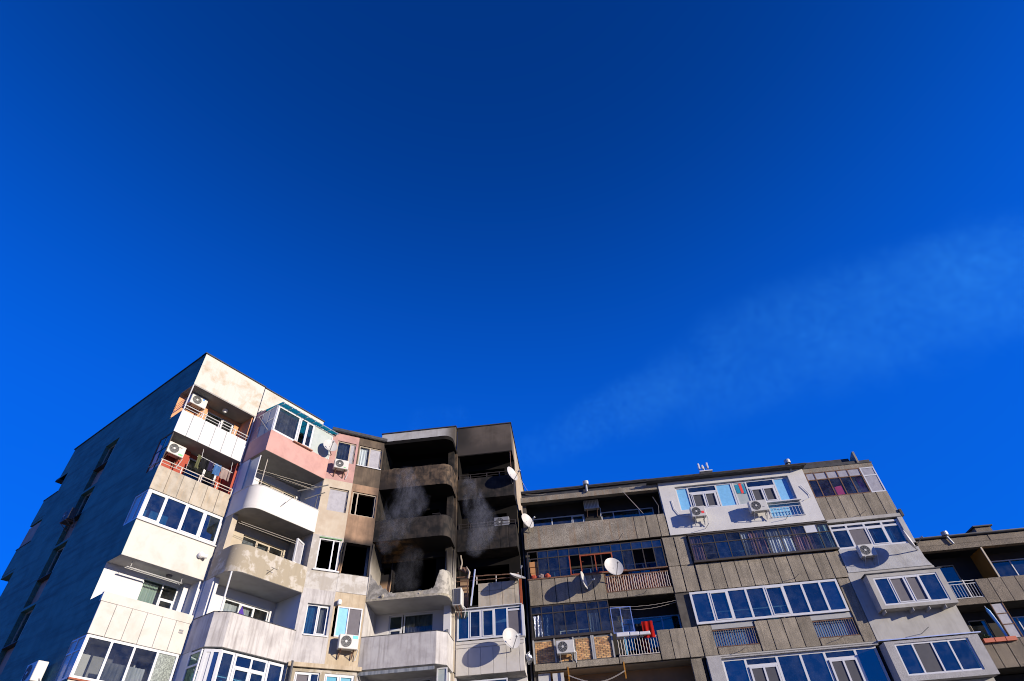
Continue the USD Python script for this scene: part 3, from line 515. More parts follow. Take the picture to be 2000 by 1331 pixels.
# blown-out third balcony: what is left of the parapet, rubble, jambs
fr_r = Polygon([(3.2, 11.83), (3.0, 11.93), (3.15, 12.02), (3.3, 12.06), (3.42, 12.3), (3.36, 12.45), (3.4, 12.86), (4.2, 12.86), (4.2, 11.83)])
def bent_fragment(path, prof, th=.1, seed=1):
    rg = np.random.default_rng(seed); path = np.asarray(path, float); d0 = np.r_[0, np.cumsum(np.linalg.norm(np.diff(path, axis=0), axis=1))]; ss = np.arange(0, d0[-1], .035)
    path = np.stack([np.interp(ss, d0, path[:, k]) for k in (0, 1)], 1); jag = rg.uniform(-.045, .03, len(ss)) + .035*np.sin(ss*23+seed)
    smooth_prof = prof; prof = lambda s: float(smooth_prof(s)) + (jag[min(int(s*len(ss)), len(ss)-1)] if 11.98 < smooth_prof(s) < 12.82 else .25*jag[min(int(s*len(ss)), len(ss)-1)])
    return bent_shell(path, prof, th)
def bent_shell(path, prof, th=.1):
    """a piece of parapet that follows the balcony's outline: path = outline points, prof(s) = top height"""
    v = []; t = []; d = np.r_[0, np.cumsum(np.linalg.norm(np.diff(path, axis=0), axis=1))]
    for k, (p, s) in enumerate(zip(path, d)):
        q = path[min(k+1, len(path)-1)] - path[max(k-1, 0)]; q = q/np.linalg.norm(q); nn_ = np.array([q[1], -q[0]])
        zt = prof(s/d[-1])
        for off in (.005, -th):
            v.append([*(p + off*(-nn_)), 11.80 if off > 0 else 11.957]); v.append([*(p + off*(-nn_)), max(zt, 11.96)])
    for k in range(len(path)-1):
        a, b = 4*k, 4*k+4
        t += [[a, a+1, b+1], [a, b+1, b], [a+2, b+2, b+3], [a+2, b+3, a+3], [a+1, a+3, b+3], [a+1, b+3, b+1]]
    a = 4*(len(path)-1); t += [[0, 2, 3], [0, 3, 1], [a, a+1, a+3], [a, a+3, a+2]]
    return MB(B).add(v, t)
ol = np.array([(2.75, 1.78), (2.95, 1.78), (3.1, 1.78), (3.2, 1.78), (3.3, 1.78), *arc(3.35, 1.28, .5, 88, 0, 9), (3.85, 1.0), (3.85, .6), (3.85, .25)])
pr = lambda s: np.interp(s, [0, .1, .16, .2, .24, .29, .36, .55, 1], [11.9, 11.97, 12.05, 12.12, 12.42, 12.84, 12.86, 12.84, 12.80])
T1.part('broken_parapet', bent_fragment(ol, pr), K['broken'])
ol2 = np.array([(.12, 1.78), (.2, 1.78), (.35, 1.78), (.5, 1.78), (.62, 1.78), (.72, 1.78), (.85, 1.78), (1.0, 1.78), (1.2, 1.78), (1.5, 1.78)])
T1.part('broken_parapet', bent_fragment(ol2, lambda s: np.interp(s, [0, .06, .15, .28, .36, .45, .55, .7, .85, 1], [12.97, 12.93, 12.72, 12.55, 12.40, 12.38, 12.22, 12.08, 11.98, 11.86])), K['broken'])
m = MB(B); rg = np.random.default_rng(3)
for k in range(34):
    u = rg.uniform(.3, 3.3); s = rg.uniform(.04, .12); c = trimesh.creation.icosphere(0, s).vertices*rg.uniform(.6, 1.2, (12, 3)); m.tm(trimesh.Trimesh(c + [u, rg.uniform(1.3, 1.76), 11.83+s*.3]).convex_hull)
T1.part('rubble', m, K['rubble'])
T1.part('scorched_wall', MB(B).box(.12, .62, .004, .03, 11.86, 13.6), K['tan']); T1.part('scorched_wall', MB(B).box(.64, 2.86, .01, .05, 11.85, 12.06), K['tan'])
T1.part('charred_jamb', MB(B).tube([(.64, .06, 11.9), (.62, .08, 12.6), (.66, .07, 13.3), (.65, .05, 14.3)], .035, 6), K['tan'])
T1.part('charred_jamb', MB(B).tube([(.12, 1.74, 11.9), (.14, 1.76, 12.8), (.1, 1.75, 13.4), (.15, 1.74, 14.4)], .05, 6), K['pier_sooty'])
T1.part('charred_jamb', MB(B).tube([(3.5, .54, 12.6), (3.52, .56, 13.4), (3.5, .54, 14.3)], .04, 6), K['tan'])
T1.part('charred_jamb', MB(B).tube([(3.8, .3, 11.9), (3.82, .34, 12.9), (3.79, .32, 13.6), (3.82, .3, 14.4)], .045, 6), K['pier_sooty'])
T1.part('charred_lintel', MB(B).box(.1, 3.4, .004, .16, 14.18, 14.5), K['scorch'])
# door frame left on the top burnt balcony, shelf on the second
T1.part('door_frame', MB(B).tube([(.3, .6, 18.5), (.3, .6, 19.25), (.68, .6, 19.25), (.68, .6, 18.5)], .025, 5), K['frame_old'])
T1.part('charred_shelf', MB(B).box(2.95, 3.2, 1.2, 1.5, 15.6, 15.78).box(2.9, 3.3, 1.15, 1.55, 15.79, 15.83), K['tan'])
# fifth: glazed corner
window(T1, B, 3.38, 3.82, 7.0, 8.86, 1.35, gl='frost', ft=.05); T1.part('blind_edge', MB(B).box(.15, 3.35, 1.7, 1.74, 8.72, 8.85), K['curt_grey'])
T1.part('balcony_parapet', MB(B).prism(open_shell(bal_poly(1, 'cut', B1u0, B1u1, cut=.45), .1, sbox(0, -.1, 4, .2)), 6.2, 7.3), K['white_dirty'])

# --- B2 : outer burnt column, loggias open to the right
T1.part('roof_parapet', MB(B).box(3.81, 6.97, -.3, 0, 20.06, 21.93), K['b2_par'])
T1.part('roof_coping', MB(B).box(3.8, 7.02, -.34, .05, 21.932, 21.99), K['coping'])
T1.part('loggia_ceiling', MB(B).box(3.81, 6.968, -1.35, -.002, 20.0, 20.058), K['soot'])
T1.part('end_wall', MB(B).box(6.72, 6.97, -13, -1.352, 0, 21.93).box(6.72, 6.972, -1.35, -.302, 20.06, 21.93), K['b_side'])
T1.part('roof_coping', MB(B).box(6.7, 7.02, -13, -.342, 21.932, 21.99), K['coping'])
T1.part('wall_ledge', MB(B).box(6.975, 7.12, -6, -2.2, 17.4, 17.5), K['coping'])
b2m = ['soot_dark', 'soot_dark', None, 'white_dirty', 'white_dirty', 'white_dirty', 'white_dirty']
b2top = [18.5, 15.6, 12.75, 10.2, 7.5, 4.9, 2.1]
for i, zb in enumerate(ZB[1:]):
    zb = zb - (.12 if i > 0 else .08) - (.03 if i > 1 else 0); ze = 20.0 if i == 0 else ZB[i]-.12; zf = zb+.14; zt = b2top[i]
    wm = 'soot' if i < 3 else 'white_bright'
    hole = (4.3, 6.4, zf+.02, ze-.4)
    T1.part('loggia_wall', MB(B).wall(3.82, 6.96, zf, ze, -1.35, -1.05, [hole]), K[wm]); T1.part('loggia_wall', MB(B).box(3.82, 3.94, -1.05, -.05, zf, ze), K[wm])
    room(T1, B, 3.9, 6.7, -4, -1.35, zf, ze, 'soot_room' if i < 3 else 'room')
    sl = MB(B).box(3.9, 6.968, -1.36, -.1, zb, zf)
    if i == 2: sl.box(3.9, 6.968, -.098, -.002, zb, zf)
    else: sl.box(3.9, 6.968, -.098, -.002, zb, zt); sl.box(6.87, 6.966, -1.05, -.1, zf, zt)
    b = T1.part('balcony', sl, K['soot_dark' if i < 3 else 'white_dirty'])
    if i in (1,): panels(T1, B, b, [3.9, 4.39, 4.98, 5.54, 6.1, 6.55, 6.96], zb-.01, zt-.05, 0, 'soot_dark')
    if i == 0: panels(T1, B, b, [3.9, 4.92, 5.9, 6.96], zb-.01, zt, 0, 'soot_dark', gap=.006)
    if i in (3, 4): panels(T1, B, b, [3.92, 4.48, 5.04, 5.6, 6.18, 6.76, 6.99], zb-.01, 9.9 if i == 3 else zt, 0, 'white_warm')
T1.part('corner_post', MB(B).tube([(6.85, -.04, 18.5), (6.85, -.04, 20.0)], .025, 8), K['steel_rust'])
for zt, mt in ((18.5, 'steel_dark'), (15.6, 'steel_dark')):
    r = T1.part('railing', MB(B).tube([(3.95, 0, zt+.25), (6.95, 0, zt+.25)], .02).tube([(3.95, 0, zt+.1), (6.95, 0, zt+.1)], .014), K[mt])
    for u in (4.0, 4.6, 5.5, 6.2, 6.93): T1.part('rail_post', MB(B).box(u-.02, u+.02, -.02, .02, zt-.02, zt+.24), K[mt], r)
b = T1.part('railing', MB(B).tube([(3.92, .02, 13.12), (5.4, .02, 13.09), (6.95, .02, 13.02)], .03).tube([(3.92, .02, 12.92), (6.95, .02, 12.87)], .022).tube([(3.95, .02, 12.65), (4.5, .02, 12.63)], .02).tube([(3.95, .02, 12.2), (4.5, .02, 12.2)], .015).tube([(4.45, .02, 11.6), (4.45, .02, 13.1)], .03), K['steel_rust'])
for u in (4.9, 5.85, 6.92): T1.part('rail_post', MB(B).box(u-.025, u+.025, -.01, .03, 12.7, 13.08), K['rail'], b)
sc = T1.part('balcony_screen', MB(B).box(4.97, 6.93, -.06, -.03, 11.6, 12.72), K['soot_dark'])
for a_, b_ in zip([4.95, 5.51, 6.1, 6.7], [5.51, 6.1, 6.7, 6.95]):
    if b_ - a_ > .3:
        T1.part('panel', MB(B).cbox(a_+.008, b_-.008, -.03, .01, 12.36, 12.73, .006), K['conc_pale'], sc); T1.part('panel', MB(B).cbox(a_+.008, b_-.008, -.03, .012, 11.56, 12.35, .006), K['conc_pale'], sc)
    else: T1.part('panel', MB(B).cbox(a_+.008, b_-.008, -.03, .012, 11.56, 12.7, .006), K['conc_pale'], sc)
T1.part('rust_board', MB(B).box(6.94, 7.04, -.25, .03, 11.58, 12.85), K['rust_orange'])
T1.part('loose_metal_tube', MB(B).tube([(4.62, .1, 11.7), (4.83, .12, 13.4)], .05, 8), K['alu'])
T1.part('burnt_board', MB(B).box(4.0, 4.42, -.5, -.45, 11.6, 13.3), K['tan'])
T1.part('hanging_debris', MB(B).tube([(4.1, .03, 14.2), (4.18, .06, 13.8), (4.1, .05, 13.5)], .04, 5).tube([(4.4, .05, 13.6), (4.55, .08, 13.3), (4.5, .08, 13.0)], [.02, .06, .05], 6), K['frame_old'])
T1.part('hanging_debris', MB(B).tube([(4.0, -.1, 13.6), (4.3, -.05, 13.5), (4.4, 0, 13.3)], [.1, .13, .04], 6), K['steel_rust'])
window(T1, B, 3.97, 7.0, 10.24, 11.56, .05, mull=(4.52, 5.1, 5.7, 6.3), sash=(1, 2), trans={4: [11.38]}, gl='glass_blue', ft=.08, panes={(0, 0): 'glass_sky', (3, 0): 'glass_sky', (4, 0): 'blind_grey'}, curtain=[(4.0, 4.5, 10.3, 11.5, 'curt_green')])
T1.part('window_hood', MB(B).box(4.2, 7.02, .0, .16, 11.57, 11.6), K['pvc'])
T1.part('corner_casing', MB(B).box(6.97, 7.08, -.2, .1, 10.2, 11.56), K['pvc'])
T1.part('balcony_band', MB(B).box(3.92, 7.0, -.02, .025, 9.93, 10.06).box(3.92, 7.0, -.02, .025, 10.08, 10.2), K['white_warm'])
window(T1, B, 4.4, 6.2, 7.6, 8.6, .02, gl='glass_blue', mull=(5.3,))
# roof over everything
rp = shapely.union_all([Polygon([tuple(p[:2]) for p in f.P([(a, -.31, 0), (b_, -.31, 0), (b_, -12.5, 0), (a, -12.5, 0)])]) for f, a, b_ in ((A, .31, 7.4), (B, -.6, 6.7))] + [Polygon([tuple(p[:2]) for p in (*A.P((7.0, -.4, 0)), *B.P((0, -.4, 0)), *B.P((-.6, -12, 0)), *A.P((7.4, -12, 0)))])])
T1.part('roof_slab', MB().prism(rp, 20.4, 20.6), K['coping'])
for k, (f, a, b_, w) in enumerate(((A, .3, 6.95, -4.3), (B, .1, 6.7, -4.3))):
    T1.part('core_wall', MB(f).box(a, b_, w-.2, w, 0, 20.4), K['room'])
# ================================================================== BUILDING 2 : grey panel block on the right
T2 = Thing('apartment_building', 'lower grey aggregate-panel apartment block with one white-plastered flat under its roof', 'building', loc=(7.5, 29.2, 0))
LV = [(17.27, 14.63), (14.48, 11.81), (11.78, 9.0), (8.95, 6.2), (6.15, 3.4), (3.35, .6)]       # (ceiling, slab underside) of the rows
UL, UR = -1.95, 16.87
T2.part('roof_slab', MB(C).box(UL, UR, -12, -.05, 17.56, 17.78), K['coping'])
T2.part('eave_beam', MB(C).box(UL-.05, 5.48, -.3, .02, 17.27, 17.56), K['agg_old']); T2.part('eave_beam', MB(C).box(13.24, UR, -.3, .02, 17.31, 17.56), K['agg_old'])
T2.part('roof_edge', MB(C).box(UL, 13.2, -.6, .06, 17.785, 17.83), K['rooftile']); T2.part('roof_edge', MB(C).box(13.2, 16.0, -.8, -.3, 17.785, 18.1), K['rooftile'])
T2.part('roof_coping', MB(C).box(13.22, UR+.03, -.3, .05, 17.562, 17.6), K['coping'])
gut = []
for t_ in np.linspace(180, 360, 9): gut.append((.12+.09*math.cos(math.radians(t_)), 17.92+.09*math.sin(math.radians(t_))))
inn = [(.12+.075*math.cos(math.radians(t_)), 17.92+.075*math.sin(math.radians(t_))) for t_ in np.linspace(360, 180, 9)]
def gutter(t, f, u0, u1, w, z, mat='pipe'):
    P2 = Polygon([(a+w-.12, b+z-17.92) for a, b in gut+inn]); m = trimesh.creation.extrude_polygon(P2, u1-u0, engine='earcut'); v = m.vertices
    return t.part('gutter', MB(f).add(np.stack([v[:, 2]+u0, v[:, 0], v[:, 1]], 1), m.faces), K[mat])
gutter(T2, C, UL, 5.0, .04, 17.9); gutter(T2, C, 4.9, 13.35, .40, 17.68, 'rooftile')
T2.part('eave_soffit', MB(C).box(4.9, 13.3, -.3, .44, 17.58, 17.61), K['coping'])
for u, w in ((1.66, .1), (12.6, .15)):
    T2.part('vent_pipe', MB(C).tube([(u, w, 17.5), (u, w, 17.95)], .06, 10).tube([(u, w, 17.92), (u, w, 18.12)], .16, 14), K['zinc'])
# the party wall fin and the box on the roof
T2.part('roof_fin', MB(Fr(C.P((16.2, 0, 0))[0][:2], 90)).plate(Polygon([(-.0, 17.61), (-.0, 18.32), (.16, 18.32), (1.3, 17.9), (1.3, 17.61)]), 0, .1), K['agg_old'])
T2.part('end_wall', MB(C).box(UL, UL+.2, -12, -.302, 0, 17.56), K['agg_dark']); T2.part('end_wall', MB(C).box(UR-.2, UR, -12, -.302, 0, 17.56), K['agg_dark'])
T2.part('core_wall', MB(C).box(UL+.2, UR-.2, -5, -4.8, 0, 17.5), K['dark_in'])
# floors, ceilings and the wall between the columns
for i, (zc, zb) in enumerate(LV):
    T2.part('floor_slab', MB(C).box(UL+.2, UR-.2, -4.8, -.1, zb, zb+.16), K['dark_in'])
    for a in (5.52, 13.1): T2.part('party_wall', MB(C).box(a, a+.12, -4.8, -.12, zb+.16, zc+.16 if i else 17.56), K['dark_in'])
def slabrow(z0, z1, us, mat='agg', w=.0, parent=None, d=.05):
    panels(T2, C, parent, us, z0, z1, w, mat, d=d, gap=.035)
# ---- row 1, left loggia
b = T2.part('balcony', MB(C).box(UL, 5.46, -.14, -.02, 14.63, 15.82).box(UL, UL+.1, -1.2, -.142, 14.8, 15.82), K['agg_dark'])
T2.part('panel', MB(C).cbox(UL, 3.83, -.02, .03, 14.62, 15.84, .012), K['agg_old'], b)
slabrow(14.62, 15.83, [3.83, 4.45, 5.05, 5.46], parent=b)
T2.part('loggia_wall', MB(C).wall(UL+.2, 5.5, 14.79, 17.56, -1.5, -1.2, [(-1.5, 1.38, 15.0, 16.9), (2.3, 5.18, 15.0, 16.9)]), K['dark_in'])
window(T2, C, -1.5, 1.38, 15.0, 16.9, -1.25, mull=(-.42, .68), sash=(2,), gl='glass_blue', panes={(1, 0): 'glass_dark'}); window(T2, C, 2.3, 5.18, 15.0, 16.9, -1.25, mull=(2.98, 4.4), gl='glass_blue')
T2.part('washing_line_post', MB(C).tube([(5.2, -.1, 15.84), (5.28, -.02, 16.3), (5.1, -.1, 16.9)], .018), K['arm'])
T2.part('cable', MB(C).tube([(3.6, .03, 17.3), (4.4, .03, 15.95)], .012, 5), K['rail'])
# ---- row 2, left: dark steel glazing
us = [-1.85, -1.33, -.81, -.27, .27, .79, 1.37, 1.86, 2.4, 2.92, 3.44, 3.97, 4.5, 4.98]
window(T2, C, us[0], us[-1], 13.08, 14.5, .02, mull=us[1:-1], trans=[14.1], fr='steel_dark', gl='glass_dark', ft=.045, fd=.05, panes={(k, 1): 'glass_blue' for k in (1, 2, 3, 5, 6, 7, 8, 9, 10, 11, 12)}, open_=((0, 1), (0, 0), (4, 0), (5, 0), (6, 0), (7, 0), (10, 0), (11, 0)))
fr = T2.part('inner_frame', MB(C).box(.24, .30, -.02, .06, 13.1, 14.08).box(.78, .84, -.02, .06, 13.1, 14.08).box(.84, 2.36, -.02, .058, 14.0, 14.06).box(1.52, 1.57, -.02, .06, 13.1, 14.0).box(2.36, 2.42, -.02, .06, 13.1, 14.06).box(.3, .78, -.02, .05, 13.1, 13.15).box(.84, 3.0, -.02, .05, 13.06, 13.13).box(.9, .94, -.02, .05, 13.7, 13.74), K['rust_orange'])
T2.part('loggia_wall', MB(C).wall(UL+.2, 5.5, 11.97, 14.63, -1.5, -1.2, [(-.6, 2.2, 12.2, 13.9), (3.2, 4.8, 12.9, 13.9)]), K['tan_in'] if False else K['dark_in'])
window(T2, C, -.6, 2.2, 12.2, 13.9, -1.25, mull=(.4, 1.3), gl='glass_blue'); window(T2, C, 3.2, 4.8, 12.9, 13.9, -1.25, mull=(4.0,), gl='glass_blue')
b = T2.part('balcony', MB(C).box(UL+.05, 5.0, -.14, -.02, 11.81, 12.08).box(UL+.05, 1.86, -.14, -.02, 12.082, 13.04), K['agg_dark'])
slabrow(11.81, 13.04, [UL+.07, -1.25, -.58, .04, .67, 1.27, 1.86], parent=b); slabrow(11.81, 12.1, [1.86, 2.8, 4.99], parent=b)
r = T2.part('railing', MB(C).box(1.9, 4.97, -.02, .02, 12.86, 12.9).box(1.9, 4.97, -.02, .02, 12.12, 12.15).box(1.86, 1.92, -.03, .03, 12.1, 13.1), K['steel_rust'])
for u in np.linspace(1.98, 4.92, 27): T2.part('bar', MB(C).tube([(u+random.uniform(-.01, .01), 0, 12.15), (u+random.uniform(-.02, .02), 0, 12.86)], .013, 5), K['rail'], r)
for u in np.arange(1.95, 4.9, .105): T2.part('slat', MB(C).box(u, u+.085, -.10-random.uniform(0, .02), -.085, 12.13, 12.93+random.uniform(-.05, .05)), K['wood'], r)
T2.part('balcony_window_ledge', MB(C).box(UL+.05, 5.0, -.06, .09, 13.03, 13.08), K['steel_rust'])
# piers between the columns
for z0, z1 in ((11.81, 13.05), (13.06, 14.52)):
    m_ = 'agg'
    slabrow(z0, z1, [5.03, 5.6], parent=None, d=.05); slabrow(z0, z1, [5.62, 6.25], d=.04)
T2.part('pier', MB(C).box(5.04, 6.28, -.3, -.03, 8.95, 14.6), K['agg_dark'])
# ---- row 3, left: glazed half, brick infill, open half
us = [-1.87, -1.36, -.82, -.28, .26, .8, 1.36, 1.84]
window(T2, C, us[0], us[-1], 10.38, 11.79, .02, mull=us[1:-1], trans=[11.43], fr='steel_dark', gl='glass_dark', ft=.045, fd=.05, panes={(k, 1): 'frost_dark' if k == 9 else 'glass_dark' for k in range(7)}, open_=((0, 0),), curtain=[(.85, 1.3, 10.4, 11.3, 'curt_grey')])
fo = T2.part('foil_sheet', drape(C, -1.75, -1.36, 10.4, 11.36, -.02, amp=.05, waves=2.3, n=14), K['foil'])
T2.part('foil_sheet', drape(C, -1.3, -.98, 10.42, 11.4, -.06, amp=.02, waves=1.5, n=10), K['foil'])
T2.part('loggia_wall', MB(C).wall(UL+.2, 5.5, 9.16, 11.78, -1.5, -1.2, [(-.6, 1.2, 9.4, 11.0), (2.4, 5.2, 9.4, 11.25)]), K['dark_in'])
window(T2, C, -.6, 1.2, 9.4, 11.0, -1.25, mull=(.3,), gl='glass_blue'); window(T2, C, 2.4, 5.2, 9.4, 11.25, -1.25, mull=(3.0, 4.35), gl='glass_blue', fr='panel_wblue')
b = T2.part('balcony', MB(C).box(UL+.05, 3.74, -.14, -.02, 9.0, 9.26).box(3.82, 5.06, -.14, -.02, 9.0, 10.22), K['agg_dark'])
slabrow(9.0, 9.27, [UL+.07, 0.0, 1.92, 3.78], parent=b); slabrow(9.0, 10.24, [3.8, 4.38, 5.04, 5.66], parent=b)
T2.part('balcony_window_ledge', MB(C).box(UL+.05, 1.86, -.06, .07, 10.3, 10.37), K['steel_dark'])
inf = T2.part('brick_infill', MB(C).box(UL+.1, 1.8, -.12, -.035, 9.3, 10.28), K['mortar'])
for (a0, a1) in ((-1.78, -.92), (-.72, -.08), (.08, .78), (.95, 1.7)):
    for r_ in range(12):
        z = 9.32 + r_*.074; off = (r_ % 2)*.115
        u = a0 - off
        while u < a1 - .03:
            c, d = max(u, a0), min(u+.215, a1)
            if d - c > .05: T2.part('brick', MB(C).box(c, d-.014, -.06, -.028+random.uniform(0, .012), z, z+.062), K['brick'], inf)
            u += .228
for a in (-1.85, -.88, -.02, .82, .90, 1.74):
    T2.part('infill_post', MB(C).box(a-.035 if a < 1.7 else a-.02, a+.035, -.03, .03, 9.28, 10.29), K['bracket_grey'], inf)
r = T2.part('railing', MB(C).box(1.95, 3.78, -.02, .02, 10.02, 10.05).box(1.95, 3.78, -.02, .02, 9.3, 9.33), K['rail'])
for u in np.linspace(2.0, 3.74, 15): T2.part('bar', MB(C).tube([(u, 0, 9.32), (u, 0, 10.03)], .014, 5), K['rail'], r)
T2.part('flower_box', MB(C).cbox(1.98, 2.55, .03, .2, 10.06, 10.24, .02).cbox(2.58, 3.0, .03, .2, 10.06, 10.22, .02).cbox(3.02, 3.5, .03, .2, 10.06, 10.2, .02), K['pvc'])
window(T2, C, 1.88, 2.85, 10.28, 11.42, -.03, mull=(2.35,), gl='glass', fr='alu', ft=.035, fd=.04)
# ---- row 4, left: ochre room with screens
T2.part('loggia_wall', MB(C).wall(UL+.2, 5.5, 6.36, 9.0, -1.5, -1.2, [(1.8, 4.9, 6.6, 8.3)]), K['tan_in'])
window(T2, C, 1.8, 4.9, 6.6, 8.3, -1.25, mull=(2.8, 3.9), gl='glass_blue')
T2.part('soffit', MB(C).box(UL+.2, 5.4, -1.2, -.15, 8.985, 8.998), K['cream'])
b = T2.part('balcony', MB(C).box(UL+.05, 5.46, -.14, -.02, 6.2, 7.4), K['agg_dark']); slabrow(6.2, 7.4, list(np.linspace(UL+.05, 5.46, 12)), parent=b)
T2.part('balcony_screen', MB(C).box(-1.75, -1.2, -.3, -.25, 7.4, 8.95).box(-1.1, -.6, -.2, -.16, 7.4, 8.9), K['soffit_white'])
for u in (-.38, 2.1): T2.part('washing_line_post', MB(C).box(u-.03, u+.03, .03, .07, 8.4, 9.06), K['yellow_wood'])
T2.part('corner_panel', MB(C).box(5.04, 5.5, -.2, .02, 6.2, 8.94), K['agg'])
# ---- row 1, white flat
b = T2.part('white_wall', MB(C).wall(5.5, 13.22, 14.62, 17.58, -.28, .06, [(6.34, 12.34, 15.88, 17.27), (10.75, 12.4, 14.98, 15.87)]), K['stucco'])
T2.part('balcony_door_panel', MB(C).box(10.7, 12.42, -.26, -.2, 14.9, 15.87), K['panel_wblue'], b)
window(T2, C, 6.34, 9.36, 15.89, 17.26, -.06, mull=(7.0, 8.5), trans={1: [16.88]}, gl='panel_wblue', ft=.08, panes={(1, 0): 'glass', (0, 0): 'panel_wblue', (1, 1): 'glass_blue'})
window(T2, C, 7.08, 8.42, 15.92, 16.84, -.03, mull=(7.78,), sash=(0, 1), gl='blind', ft=.07)
window(T2, C, 9.38, 12.33, 15.89, 17.26, -.06, mull=(10.1, 11.55), trans={1: [16.85]}, gl='panel_wblue', ft=.08, panes={(1, 0): 'glass', (0, 0): 'frost', (2, 0): 'panel_wblue', (1, 1): 'glass_blue'})
window(T2, C, 10.18, 11.48, 15.92, 16.8, -.03, mull=(10.82,), sash=(0, 1), gl='blind', ft=.07)
T2.part('small_flag', MB(C).box(9.5, 9.7, -.075, -.07, 16.6, 17.1).box(9.86, 9.98, -.075, -.07, 16.55, 17.1), K['teal']); T2.part('small_flag', MB(C).box(9.72, 9.855, -.075, -.07, 16.58, 17.15), K['badge_red'])
T2.part('window_ledge', MB(C).box(10.6, 12.5, .062, .14, 15.82, 15.875), K['pvc'])
r = T2.part('railing', MB(C).box(10.7, 12.42, .08, .11, 15.5, 15.53).box(10.7, 12.42, .08, .11, 15.0, 15.03).box(10.7, 12.42, .08, .11, 15.68, 15.7), K['rail_white'])
for u in np.linspace(10.76, 12.36, 11): T2.part('bar', MB(C).tube([(u, .095, 15.02), (u, .095, 15.5)], .012, 5), K['rail_white'], r)
room(T2, C, 6.2, 12.6, -3, -.28, 14.8, 17.5)
# ---- row 2, curtained steel glazing
us = [6.32, 6.93, 7.55, 8.18, 8.85, 9.49, 10.1, 10.74, 11.39, 12.01, 12.63, 13.2]
window(T2, C, us[0], us[-1], 13.15, 14.44, .16, mull=us[1:-1], trans=[14.0], fr='steel_dark', gl='glass', ft=.04, fd=.05, panes={(9, 1): 'pvc', (1, 1): 'glass_dark', (2, 1): 'glass_dark', (3, 1): 'glass_dark', (2, 0): 'glass_blue', (3, 0): 'glass_blue'},
       curtain=[(6.4, 6.9, 13.2, 14.4, 'curt_pink'), (8.9, 9.25, 13.2, 14.4, 'curt_grey'), (9.3, 10.0, 13.2, 14.4, 'curt_pink'), (10.1, 11.3, 13.2, 14.4, 'curt_white'), (11.35, 12.3, 13.2, 14.4, 'curt_pink'), (12.5, 13.15, 13.2, 14.4, 'curt_teal')])
T2.part('glazing_ledge', MB(C).box(6.28, 13.24, -.05, .2, 13.08, 13.148), K['steel_dark']); T2.part('glazing_roof', MB(C).box(6.28, 13.24, -.05, .2, 14.46, 14.52), K['steel_dark'])
T2.part('glazing_side', MB(C).box(6.29, 6.33, -.05, .09, 13.15, 14.44), K['steel_dark'])
T2.part('loggia_wall', MB(C).wall(5.6, 13.2, 11.97, 14.63, -1.5, -1.2, [(7.0, 9.0, 12.2, 14.0)]), K['room']); room(T2, C, 6.9, 9.1, -3.5, -1.5, 12, 14.3)
b = T2.part('balcony', MB(C).box(6.28, 13.2, -.14, -.02, 11.79, 13.05), K['agg_dark'])
slabrow(11.79, 13.05, [6.3, 6.92, 7.54, 8.18, 8.82, 9.46, 10.08, 10.69, 11.32, 11.94, 12.54, 13.17], parent=b)
# ---- row 3, white glazing over panels and barred openings
us = [5.68, 6.56, 7.41, 8.27, 9.13, 9.98, 10.85, 11.68, 12.5]
window(T2, C, us[0], us[-1], 10.3, 11.74, .1, mull=us[1:-1], sash=(1, 4), gl='glass_sky', ft=.1, fd=.08)
T2.part('loggia_wall', MB(C).wall(5.6, 13.2, 9.16, 11.79, -1.5, -1.2, [(6.4, 9.0, 9.4, 10.95)]), K['soffit']); window(T2, C, 6.4, 9.0, 9.4, 10.95, -1.25, mull=(7.2, 8.1), gl='glass_blue')
b = T2.part('balcony', MB(C).box(5.66, 13.1, -.14, -.02, 8.98, 9.3).box(8.2, 10.74, -.14, -.02, 9.302, 10.24).box(5.66, 6.28, -.14, -.02, 9.302, 10.24).box(12.55, 13.1, -.14, -.02, 9.302, 11.7), K['agg_dark'])
slabrow(9.0, 10.25, [5.68, 6.29], parent=b); slabrow(8.99, 9.3, [6.3, 8.18], parent=b); slabrow(9.0, 10.25, [8.2, 8.8, 9.43, 10.07, 10.74], parent=b); slabrow(8.99, 9.3, [10.75, 12.55], parent=b); slabrow(9.0, 11.75, [12.56, 13.1], parent=b)
for a0, a1 in ((6.3, 8.17), (10.74, 12.54)):
    r = T2.part('railing', MB(C).box(a0, a1, -.02, .02, 9.99, 10.03).box(a0, a1, -.02, .02, 9.31, 9.34), K['steel_rust'])
    for u in np.linspace(a0+.05, a1-.05, 18): T2.part('bar', MB(C).tube([(u, 0, 9.33), (u+random.uniform(-.015, .015), 0, 10.0)], .013, 5), K['bar_brown'], r)
    T2.part('balcony_fascia', MB(C).box(a0, a1, -.06, .0, 10.06, 10.28), K['bracket_grey'])
    T2.part('inner_board', MB(C).box(a0, a1, -.2, -.17, 9.3, 10.25), K['dish_blue'])
T2.part('sill_strip', MB(C).box(5.7, 13.15, .0, .07, 8.93, 8.985), K['grey_ins'])
